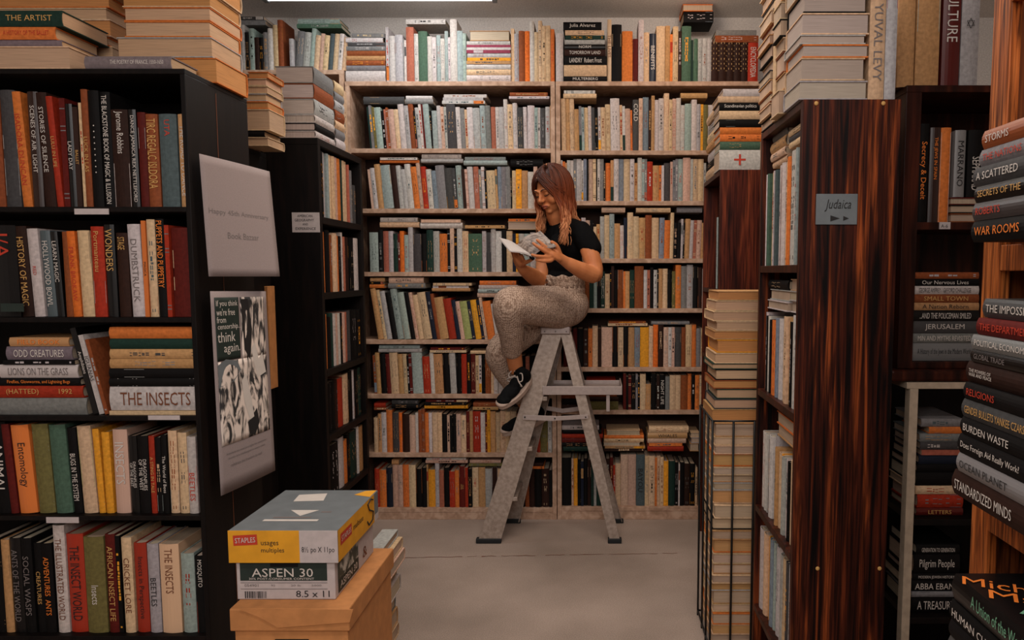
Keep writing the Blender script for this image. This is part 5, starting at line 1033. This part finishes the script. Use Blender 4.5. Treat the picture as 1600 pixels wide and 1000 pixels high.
rp = n.nodes.new('ShaderNodeValToRGB'); rp.color_ramp.elements[0].color = alb((160, 138, 122), 1.5); rp.color_ramp.elements[1].color = alb((104, 82, 68), 1.5); rp.color_ramp.elements[0].position = .35; rp.color_ramp.elements[1].position = .62
n.links.new(tc.outputs['Object'], vo.inputs['Vector']); n.links.new(vo.outputs['Distance'], rp.inputs[0]); n.links.new(rp.outputs[0], b.inputs['Base Color']); b.inputs['Roughness'].default_value = .85
ns = n.nodes.new('ShaderNodeTexNoise'); ns.inputs['Scale'].default_value = 14; n.links.new(tc.outputs['Object'], ns.inputs[0]); bump(n, b, ns.outputs[0], .9, .012); PANT = m
m, n, b = nt('ombre_hair'); at = n.nodes.new('ShaderNodeAttribute'); at.attribute_name = 'Col'; n.links.new(at.outputs['Color'], b.inputs['Base Color']); b.inputs['Roughness'].default_value = .5; b.inputs['Specular IOR Level'].default_value = .25; HAIR = m

def cr_pts(pts, rs, sub=4):
    pts = [Vector(p) for p in pts]; out = []; ro = []
    for i in range(len(pts) - 1):
        p0 = pts[max(i - 1, 0)]; p1 = pts[i]; p2 = pts[i + 1]; p3 = pts[min(i + 2, len(pts) - 1)]
        for k in range(sub):
            t = k / sub
            out.append(.5 * ((2 * p1) + (p2 - p0) * t + (2 * p0 - 5 * p1 + 4 * p2 - p3) * t * t + (3 * p1 - p0 - 3 * p2 + p3) * t ** 3)); ro.append(rs[i] + (rs[i + 1] - rs[i]) * t)
    out.append(pts[-1]); ro.append(rs[-1]); return out, ro
def ball(bm, c, r, X=None, Y=None, Z=None, su=20, sv=14):
    X = X or Vector((1, 0, 0)); Y = Y or Vector((0, 1, 0)); Z = Z or Vector((0, 0, 1))
    if not hasattr(r, '__len__'): r = (r, r, r)
    ret = bmesh.ops.create_uvsphere(bm, u_segments=su, v_segments=sv, radius=1)
    for v in ret['verts']: v.co = Vector(c) + X * v.co.x * r[0] + Y * v.co.y * r[1] + Z * v.co.z * r[2]
def limb(bm, pts, rs, sub=4, seg=16):
    p, r = cr_pts(pts, rs, sub); tube(bm, p, r, seg)
    ball(bm, p[0], r[0], su=14, sv=10); ball(bm, p[-1], r[-1], su=14, sv=10)
    for i in range(1, len(pts) - 1): ball(bm, pts[i], rs[i] * .999, su=14, sv=10)
def fuse(name, bm, mat, parent, vox=.005, it=3, fac=.5):
    me = bpy.data.meshes.new('tmp'); bm.to_mesh(me); bm.free(); o = bpy.data.objects.new('tmp', me); C.objects.link(o)
    md = o.modifiers.new('r', 'REMESH'); md.mode = 'VOXEL'; md.voxel_size = vox
    if it: s_ = o.modifiers.new('s', 'SMOOTH'); s_.iterations = it; s_.factor = fac
    dg = bpy.context.evaluated_depsgraph_get(); ev = o.evaluated_get(dg); m2 = bpy.data.meshes.new_from_object(ev); m2.name = name
    bpy.data.objects.remove(o); bpy.data.meshes.remove(me)
    m2.materials.clear(); m2.materials.append(mat)
    for p in m2.polygons: p.use_smooth = True
    r = bpy.data.objects.new(name, m2); C.objects.link(r)
    if parent: r.parent = parent; r.matrix_parent_inverse = parent.matrix_basis.inverted()
    return r
J = P
CAPZ = P(868, 512, YTN).z + .006
per = thing('person', 'woman in black T-shirt and checked trousers reading on the stepladder', 'person', (J(870, 512, 3.87).x, 3.87, CAPZ))
hipc = J(880, 478, 3.87)
neck = J(873, 346, 3.83); HC_ = J(863, 299, 3.775)
f_ = Vector((-.60, -.72, -.34)).normalized(); u_ = (Vector((0, 0, 1)) - f_ * f_.z); u_ = (u_ + Vector((-.06, 0, 0))); u_ = (u_ - f_ * u_.dot(f_)).normalized(); r_ = f_.cross(u_)
def H(a, b, c): return HC_ + r_ * a + f_ * b + u_ * c
SL, SR = J(908, 362, 3.73), J(853, 360, 3.97)
sd = (SL - SR); sd.z = 0; sd.normalize(); fd = Vector((sd.y, -sd.x, 0)); fd = fd if fd.x < 0 else -fd; UZ = Vector((0, 0, 1))
EL, WL = J(929, 428, 3.64), J(884, 409, 3.53)
ER, WR = J(846, 437, 3.82), J(817, 421, 3.66)
KL, AL = J(797, 476, 3.52), J(806, 576, 3.71)
KR, AR = J(785, 546, 3.80), J(826, 642, 3.95)
HL, HR = J(874, 482, 3.80), J(866, 486, 3.93)
legL = [HL, J(836, 476, 3.66), KL, J(800, 522, 3.61), J(802, 548, 3.665), AL]
legR = [HR, J(824, 510, 3.87), KR, J(802, 588, 3.87), J(815, 620, 3.92), AR]
armL = [SL, J(921, 392, 3.68), EL, J(908, 422, 3.58), WL]
armR = [SR, J(852, 400, 3.90), ER, J(832, 431, 3.74), WR]
def torso(bm, k=1.0, low=True):
    ball(bm, J(881, 378, 3.85), (.150 * k, .092 * k, .125 * k), sd, fd, UZ)
    ball(bm, J(880, 412, 3.86), (.118 * k, .088 * k, .12 * k), sd, fd, UZ)
    for s in (1, -1): ball(bm, J(878, 382, 3.85) + sd * s * .065 + fd * .055, (.058 * k, .055 * k, .055 * k), sd, fd, UZ)
    limb(bm, [SR, J(881, 356, 3.86), SL], [.045 * k, .06 * k, .048 * k])
    if low: ball(bm, hipc + Vector((0, 0, .01)), (.135 * k, .115 * k, .11 * k), sd, fd, UZ)
bm = bmesh.new()
torso(bm, .88); limb(bm, [J(880, 360, 3.85), neck, J(867, 330, 3.80), H(0, -.015, -.03)], [.06, .052, .048, .05])
for L_, R_ in ((legL, [.08, .075, .06, .048, .042, .036]), (legR, [.08, .07, .058, .046, .04, .035])): limb(bm, L_, R_)
for L_ in (armL, armR): limb(bm, L_, [.044, .045, .042, .040, .026])
# skull and features
ball(bm, H(0, -.012, .018), (.071, .090, .090), r_, f_, u_, 32, 24); ball(bm, H(0, .026, -.045), (.051, .052, .058), r_, f_, u_, 24, 16); ball(bm, H(0, .030, .0), (.060, .056, .07), r_, f_, u_, 24, 16)
ball(bm, H(0, .056, -.084), (.020, .018, .016), r_, f_, u_)
for s in (1, -1):
    ball(bm, H(s * .036, .052, -.026), (.026, .026, .03), r_, f_, u_); ball(bm, H(s * .030, .0735, .006), (.0145, .012, .011), r_, f_, u_)
    limb(bm, [H(s * .012, .084, .022), H(s * .030, .085, .027), H(s * .048, .068, .022)], [.007, .008, .006]); ball(bm, H(s * .0095, .094, -.026), .0075)
    limb(bm, [H(s * .074, -.005, .015), H(s * .077, -.010, -.005), H(s * .072, -.003, -.022)], [.011, .009, .006])
limb(bm, [H(0, .083, .018), H(0, .094, -.004), H(0, .104, -.022)], [.008, .008, .0105])
limb(bm, [H(-.021, .075, -.055), H(0, .086, -.051), H(.021, .075, -.055)], [.004, .008, .004]); limb(bm, [H(-.017, .075, -.060), H(0, .084, -.062), H(.017, .075, -.060)], [.004, .008, .004])
# hands: palm and five fingers each
def hand(wr, palm, nrm, fingers, thumb, w_=.036):
    d = (palm - wr).normalized(); n_ = (nrm - d * nrm.dot(d)).normalized(); s_ = d.cross(n_)
    ball(bm, palm, (.046, w_, .015), d, s_, n_); limb(bm, [wr, palm], [.026, .020])
    for q in fingers: limb(bm, [palm.lerp(q[0], .45)] + q, [.0105, .0098, .0088, .0080, .0068][:len(q) + 1], 3, 10)
    limb(bm, [wr.lerp(palm, .45)] + thumb, [.014, .0115, .0098, .0082][:len(thumb) + 1], 3, 10)
hand(WL, J(868, 398, 3.485), Vector((.3, -.6, .7)),
     [[J(858, 390, 3.455), J(850, 384, 3.44), J(843, 378, 3.435), J(839, 375, 3.44)], [J(856, 396, 3.45), J(847, 390, 3.43), J(838, 384, 3.425), J(833, 380, 3.43)],
      [J(857, 402, 3.45), J(847, 401, 3.43), J(838, 400, 3.42), J(831, 398, 3.42)], [J(861, 407, 3.455), J(851, 408, 3.435), J(843, 407, 3.43), J(838, 406, 3.43)]],
     [J(872, 389, 3.485), J(868, 382, 3.475), J(862, 378, 3.47)])
hand(WR, J(808, 407, 3.61), Vector((-.6, -.6, .3)),
     [[J(803, 398, 3.585), J(799, 390, 3.565), J(798, 387, 3.565)], [J(807, 399, 3.57), J(803, 391, 3.545), J(803, 388, 3.545)],
      [J(812, 401, 3.56), J(809, 394, 3.53), J(809, 393, 3.53)], [J(817, 405, 3.56), J(815, 400, 3.53), J(815, 399, 3.525)]],
     [J(818, 412, 3.59), J(826, 408, 3.56), J(832, 405, 3.54)])
fuse('body', bm, SKIN, per, .0042, 2, .4)
# face details
def ptube(name, pts, rs, mat, seg=8):
    bm = bmesh.new(); p, r = cr_pts(pts, rs, 4); tube(bm, p, r, seg); return obj(name, bm, mat, per, smooth=True)
bm = bmesh.new()
for q in ([H(-.020, .080, -.0555), H(-.006, .0925, -.0505), H(0, .0925, -.0525), H(.006, .0925, -.0505), H(.020, .080, -.0555)], [H(-.016, .080, -.0585), H(0, .0905, -.0635), H(.016, .080, -.0585)]):
    p, r = cr_pts(q, [.002] + [.0042] * (len(q) - 2) + [.002], 4); tube(bm, p, r, 8)
obj('lips', bm, LIP, per, smooth=True)
bm = bmesh.new(); bm2 = bmesh.new(); bm3 = bmesh.new()
for s in (1, -1):
    p, r = cr_pts([H(s * .014, .0805, .001), H(s * .030, .0865, -.0035), H(s * .045, .0745, .002)], [.0013, .0020, .0013], 4); tube(bm, p, r, 6)
    p, r = cr_pts([H(s * .013, .0935, .024), H(s * .030, .0945, .0305), H(s * .047, .0765, .026)], [.0022, .0028, .0012], 4); tube(bm2, p, r, 6)
    ball(bm3, H(s * .0085, .1015, -.0315), .0022)
obj('eyelashes', bm, LASH, per, smooth=True); obj('eyebrows', bm2, BROW, per, smooth=True); obj('nostrils', bm3, LASH, per, smooth=True)
# shirt
bm = bmesh.new(); torso(bm, 1.02, False)
limb(bm, [J(880, 372, 3.85), J(876, 353, 3.84)], [.085, .062])
limb(bm, [SL, J(915, 374, 3.71), J(923, 388, 3.69)], [.054, .057, .056]); limb(bm, [SR, J(852, 376, 3.945), J(852, 396, 3.905)], [.056, .058, .056])
ball(bm, J(880, 432, 3.865), (.122, .098, .07), sd, fd, UZ)
fuse('t_shirt', bm, TEE, per, .006, 4)
# trousers
bm = bmesh.new()
ball(bm, hipc + Vector((0, 0, .004)), (.148, .128, .118), sd, fd, UZ, 28, 20); ball(bm, J(880, 452, 3.87), (.132, .108, .085), sd, fd, UZ)
limb(bm, [HL, J(848, 478, 3.70), J(820, 477, 3.60), KL, J(796, 500, 3.55), J(799, 524, 3.60), J(800, 545, 3.655)], [.110, .104, .094, .084, .072, .060, .054])
limb(bm, [HR, J(828, 510, 3.87), KR, J(784, 566, 3.82), J(800, 596, 3.875), J(812, 618, 3.91)], [.100, .090, .080, .072, .058, .050])
pt = fuse('trousers', bm, PANT, per, .006, 4)
bm = bmesh.new()       # gathered waistband and ties
N = 72; wc = J(880, 440, 3.868); rings = []
for j, (dz, k) in enumerate(((-.03, 1.0), (-.006, .98), (.006, 1.0), (.03, 1.06))):
    rings.append([bm.verts.new(wc + sd * math.cos(2 * PI * i / N) * (.128 * k + (.004 * math.sin(i * 2.2) if j != 1 else 0)) + fd * math.sin(2 * PI * i / N) * (.106 * k + (.004 * math.sin(i * 2.2 + .6) if j != 1 else 0)) + UZ * (dz + (.006 * math.sin(i * .9) if j == 3 else 0))) for i in range(N)])
for a, c in zip(rings, rings[1:]):
    for i in range(N): bm.faces.new((a[i], a[(i + 1) % N], c[(i + 1) % N], c[i]))
wb = obj('waistband', bm, PANT, per, smooth=True); md = wb.modifiers.new('t', 'SOLIDIFY'); md.thickness = .004
kn = wc + fd * .118 + sd * .01
ptube('waist_tie', [kn, kn + sd * -.03 + UZ * .012 + fd * .012, kn + sd * -.05 + UZ * -.014 + fd * .012, kn + sd * -.02 - UZ * .016], [.004, .007, .007, .004], PANT)
ptube('waist_tie', [kn, kn + sd * .035 + UZ * .016 + fd * .012, kn + sd * .055 + UZ * -.010 + fd * .008, kn + sd * .02 - UZ * .016], [.004, .007, .007, .004], PANT)
ptube('waist_tie', [kn, kn + sd * .01 - UZ * .035 + fd * .012, kn + sd * .015 - UZ * .07 + fd * .016], [.004, .005, .004], PANT)
# shoes
def shoe(heel, toe, ankle, shin_dir, side_hint):
    fw = (toe - heel); L = fw.length; fw.normalize(); up = (shin_dir - fw * shin_dir.dot(fw)).normalized(); sd_ = fw.cross(up)
    S_ = lambda a, b_, c: heel + fw * a * L + sd_ * b_ + up * c
    bm = bmesh.new()
    ball(bm, S_(.10, 0, .038), (.036, .032, .040), fw, sd_, up); ball(bm, S_(.34, 0, .040), (.062, .034, .040), fw, sd_, up); ball(bm, S_(.62, 0, .028), (.07, .040, .030), fw, sd_, up); ball(bm, S_(.86, 0, .022), (.042, .038, .022), fw, sd_, up)
    limb(bm, [S_(.16, 0, .05), S_(.20, 0, .075)], [.034, .036])
    fuse('shoe', bm, CAN, per, .004, 3)
    def outline(c, g=0):
        pts = []
        for i in range(36):
            a = 2 * PI * i / 36; x = .5 - .56 * math.cos(a); w_ = (.038 + .008 * math.sin((x - .1) * 3)) + g
            pts.append(S_(x, math.copysign(abs(math.sin(a)) ** .75, math.sin(a)) * w_, c + .012 * max(0, x - .75) ** 1 * 3 * .3))
        return pts
    bm = bmesh.new(); R = [[bm.verts.new(p) for p in outline(c, g)] for c, g in ((-.016, -.002), (-.012, .002), (.010, .002), (.013, -.003))]
    for a, c in zip(R, R[1:]):
        for i in range(36): bm.faces.new((a[i], a[(i + 1) % 36], c[(i + 1) % 36], c[i]))
    bm.faces.new(R[0][::-1]); bm.faces.new(R[-1]); obj('sole', bm, RUBW, per, smooth=False)
    bm = bmesh.new(); ball(bm, S_(.93, 0, .014), (.036, .036, .017), fw, sd_, up); fuse('toe_cap', bm, RUBW, per, .004, 1)
    bm = bmesh.new()
    for k in range(5):
        a = .36 + k * .075; h_ = .078 - k * .0085
        p, r = cr_pts([S_(a, -.026, h_ - .018), S_(a + .01, 0, h_ + .003), S_(a + .02, .026, h_ - .018)], [.0028] * 3); tube(bm, p, r, 6)
    for s in (1, -1):
        for q in ((-.02, .10, .045), (.06, .075, .05)):
            p, r = cr_pts([S_(.32, 0, .086), S_(.32 + q[0] * 2, s * q[2] * .6, q[1]), S_(.40 + q[0], s * q[2], q[1] - .02), S_(.42, s * q[2] * .6, q[1] - .03), S_(.34, 0, .082)], [.003] * 5); tube(bm, p, r, 6)
    obj('laces', bm, LACE, per, smooth=True)
shoe(J(826, 592, 3.76), J(783, 634, 3.62), AL, (J(800, 520, 3.61) - AL).normalized(), 1)
shoe(J(850, 652, 3.985), J(788, 676, 3.93), AR, (J(802, 588, 3.87) - AR).normalized(), 1)
# hair
random.seed(21)
bm = bmesh.new(); lay = bm.loops.layers.float_color.new('Col')
D1, D2_, D3 = lin((40, 17, 10)), lin((112, 52, 26)), lin((184, 124, 84))
def hc(t, k):
    t = min(1, max(0, t + k)); a, b2, s = (D1, D2_, t / .5) if t < .5 else (D2_, D3, (t - .5) / .5)
    return tuple((x + (y - x) * s) * 1.35 for x, y in zip(a, b2)) + (1,)
SC = H(0, -.014, .020)
def scalp(phi, th, rr): 
    return SC + (f_ * math.cos(phi) * .098 + r_ * math.sin(phi) * .079) * math.sin(th) * rr + u_ * math.cos(th) * .101 * rr
ends = lambda side, q: None
NS = 760
for i in range(NS + 260):
    phi = math.radians(random.uniform(44, 316)) if i < NS else math.radians(random.choice((random.uniform(46, 80), random.uniform(280, 314)))); rr = random.uniform(1.0, 1.15)
    side = 'far' if phi < math.radians(150) else ('near' if phi > math.radians(200) else 'back')
    # her right (+r) is the far side; the parting sits just off centre
    part = math.radians(12); th1 = math.radians(random.uniform(95, 118))
    fr = min(abs(phi - math.radians(44)), abs(phi - math.radians(316)))
    path = []
    start = math.radians(random.uniform(1, 22)); n1 = 8
    for k in range(n1):
        t = k / (n1 - 1); th = start + (th1 - start) * t; 
        if i >= NS:
            if k == 0: s0 = math.radians(random.uniform(6, 58)); ft = phi if phi < PI else phi - 2 * PI
            path.append(scalp(math.radians(4) + (ft - math.radians(4)) * t ** .75, s0 + (th1 - s0) * t, rr + .05 * t))
        else: path.append(scalp(phi + (.25 * (1 - t) if phi < PI else -.25 * (1 - t)), th, rr + .05 * t))
    p0 = path[-1]
    if side == 'near':
        w = (phi - math.radians(200)) / math.radians(116)      # 1 = beside the face
        e = J(902 - 22 * w + random.uniform(-6, 6), random.uniform(352, 384), 3.92 - .24 * w + random.uniform(-.02, .02))
        mid = J(899 - 16 * w + random.uniform(-4, 4), 335, 3.86 - .16 * w)
    elif side == 'far':
        w = 1 - (phi - math.radians(44)) / math.radians(106)
        e = J(856 - 12 * w + random.uniform(-5, 4), random.uniform(340, 368), 3.99 - .20 * w + random.uniform(-.02, .02)); mid = J(851 - 8 * w + random.uniform(-4, 2), 326, 3.93 - .13 * w)
    else: e = J(890 + random.uniform(-14, 10), random.uniform(350, 376), 3.97 + random.uniform(-.02, .02)); mid = J(890 + random.uniform(-8, 8), 330, 3.94)
    n2 = 14; ph = 6 * math.sin(phi * 3.1) + random.uniform(-.6, .6); am = random.uniform(.007, .016); fq = 1.9 + random.uniform(-.2, .2)
    for k in range(1, n2 + 1):
        t = k / n2; q = p0 * (1 - t) ** 2 + mid * 2 * t * (1 - t) + e * t * t
        path.append(q + Vector((math.cos(ph), math.sin(ph), 0)) * 0 + (r_ * math.sin(fq * 2 * PI * t + ph) + f_ * math.cos(fq * 2 * PI * t + ph) * .5) * am * t ** .7)
    R0 = random.uniform(.0022, .0048); nn = len(path); kk = random.uniform(-.16, .16)
    n0 = len(bm.faces); bm.faces.ensure_lookup_table()
    rs = [R0 * (.9 if k < 8 else 1) * (1 - .75 * max(0, (k / (nn - 1) - .55) / .45) ** 1.5) for k in range(nn)]
    rings = tube(bm, path, rs, 5)
    bm.faces.ensure_lookup_table()
    for fi in range(n0, len(bm.faces)):
        fc = bm.faces[fi]; s = min((fi - n0) // 5, nn - 1) / nn
        for l in fc.loops: l[lay] = hc(.02 + s ** 1.2 * 1.15, kk * (.5 + 1.4 * s))
n0 = len(bm.faces)
capf0 = len(bm.faces)
ret = bmesh.ops.create_uvsphere(bm, u_segments=32, v_segments=24, radius=1)
dl = []
for v in ret['verts']:
    c = v.co.copy(); v.co = SC + f_ * c.y * .094 + r_ * c.x * .076 + u_ * c.z * .098
    if (c.y > .30 and c.z < .60 and abs(c.x) < .80) or c.z < -.55: dl.append(v)
bmesh.ops.delete(bm, geom=dl, context='VERTS'); bm.faces.ensure_lookup_table()
for fi in range(capf0, len(bm.faces)):
    for l in bm.faces[fi].loops: l[lay] = hc(.03, 0)
obj('hair', bm, HAIR, per, smooth=True)
# the open book she holds
ob = thing('open_book', 'open paperback held in both hands by the woman', 'book', J(820, 394, 3.5))
def slab(nm, A0, A1, B0, B1, bow, t0, mats, n=10):
    """from spine edge A0-A1 out to B0-B1; upper face = pages"""
    bm = bmesh.new(); nrm = (B0 - A0).cross(A1 - A0).normalized(); nrm = nrm if nrm.z > 0 else -nrm; top = []; bot = []
    for i in range(n + 1):
        t = i / n; o_ = nrm * bow * math.sin(PI * min(1, t * 1.15)); th = t0 * (1 - .35 * t)
        top.append([bm.verts.new(A0.lerp(B0, t) + o_ + nrm * th), bm.verts.new(A1.lerp(B1, t) + o_ + nrm * th)]); bot.append([bm.verts.new(A0.lerp(B0, t) + o_), bm.verts.new(A1.lerp(B1, t) + o_)])
    F_ = lambda vs, mi: setattr(bm.faces.new(vs), 'material_index', mi)
    for i in range(n):
        F_((top[i][0], top[i][1], top[i + 1][1], top[i + 1][0]), 1); F_((bot[i][0], bot[i + 1][0], bot[i + 1][1], bot[i][1]), 0)
        for s in (0, 1): F_((top[i][s], top[i + 1][s], bot[i + 1][s], bot[i][s]), 2)
    F_((top[n][0], top[n][1], bot[n][1], bot[n][0]), 2); F_((top[0][0], bot[0][0], bot[0][1], top[0][1]), 2)
    o = obj(nm, bm, mats, ob); return o
m, n, b = nt('illustrated_page'); noise_mix(n, b, alb((74, 60, 52), 1.5), alb((122, 108, 98), 1.5), (14, 14, 14), 1.5, 3, .38, .58, dist=2.0); b.inputs['Roughness'].default_value = .5; PAGE = m
EDGE = sk('page_edge', (150, 142, 138)); CV = sk('book_jacket', (96, 74, 60), (60, 42, 34))
A0, A1 = J(809, 386, 3.58), J(833, 402, 3.44)
slab('right_pages', A0, A1, J(845, 362, 3.575), J(869, 385, 3.45), .016, .010, [CV, PAGE, EDGE])
slab('left_pages', A0 - Vector((.001, 0, 0)), A1 - Vector((.001, 0, 0)), J(779, 372, 3.58), J(796, 393, 3.47), .006, .008, [CV, EDGE, EDGE])
bm = bmesh.new(); p, r = [A0 - Vector((0, 0, .006)), A1 - Vector((0, 0, .006))], [.008, .008]; tube(bm, p, r, 10); obj('spine', bm, CAN, ob, smooth=True)
bm = bmesh.new(); tube(bm, [A0.lerp(A1, .25) - Vector((0, .0006, .006)), A0.lerp(A1, .85) - Vector((0, .0006, .006))], .0082, 10); obj('spine_label', bm, M['wht'], ob, smooth=True)
build_books(310)
# cover lettering of the big book
bb = [o for o in bpy.data.objects if o.get('label', '').startswith('big black book with orange')][0]
X_, Y_, Z_ = BIG; inv = bb.matrix_world.inverted() if False else bb.matrix_basis.inverted()
def cover_text(items, mat):
    t = text_on('cover_lettering', items, (X_, Y_, Z_ + .0008), (.9, -.436, 0), (.436, .9, 0), mat, None); t.parent = bb; t.matrix_parent_inverse = inv
cover_text([('Michael', .015, -.042, .15, .034), ('Mann', .052, -.082, .13, .034)], M['ora'])
cover_text([('A Vo', .09, -.122, .11, .034), ('an', .13, -.16, .07, .034)], M['grn'])
for o in list(bpy.data.objects):
    if o.get('label', '').startswith('light grey') and 'top of dark cabinet' in o.get('label', ''):
        STAR.parent = o; STAR.matrix_parent_inverse = o.matrix_basis.inverted()

# pieces that belong to a part become its sub-parts
def kids(o, *names): return sorted([c for c in bpy.data.objects if c.parent == o and c.name.split('.')[0] in names], key=lambda c: c.name)
def under(ch, part): ch.parent = part; ch.matrix_parent_inverse = Matrix()
for nm in ('sole', 'toe_cap', 'laces'):
    for a_, b_ in zip(kids(per, 'shoe'), kids(per, nm)): under(b_, a_)
fr, rr_, ft = kids(ld, 'front_rail'), kids(ld, 'rear_rail'), kids(ld, 'rubber_foot')
for a_, b_ in zip((fr[0], rr_[0], fr[1], rr_[1]), ft): under(b_, a_)
rv = kids(ld, 'rivet')
for q in rv[:3]: under(q, kids(ld, 'spreader')[0])
for q in rv[3:]: under(q, kids(ld, 'top_cap')[0])
for q in kids(ld, 'tray_strut'): under(q, kids(ld, 'tray')[0])
for root, part, names in ((pa, 'sheet', ('typed_line',)), (po, 'sheet', ('headline', 'dark_panel', 'picture', 'rock', 'column_shadow', 'pale_fold', 'dark_hollow', 'small_print')), (nb, 'sheet', ('writing',)),
                          (sg, 'card', ('writing', 'arrow')), (kc, 'carton_body', ('hand_hole', 'printed_rule')), (kc, 'lid', ('torn_flap',)),
                          (ab, 'box_body', ('green_panel', 'brand_name', 'small_print', 'hand_slot', 'printed_rule', 'print', 'size_print', 'barcode', 'side_picture', 'emblem')),
                          (yb2, 'lid_body', ('yellow_panel', 'white_panel', 'red_label', 'brand_name', 'print', 'size_print', 'marker_scrawl', 'top_print', 'yellow_corner'))):
    pr_ = kids(root, part)[0]
    for q in kids(root, *names): under(q, pr_)
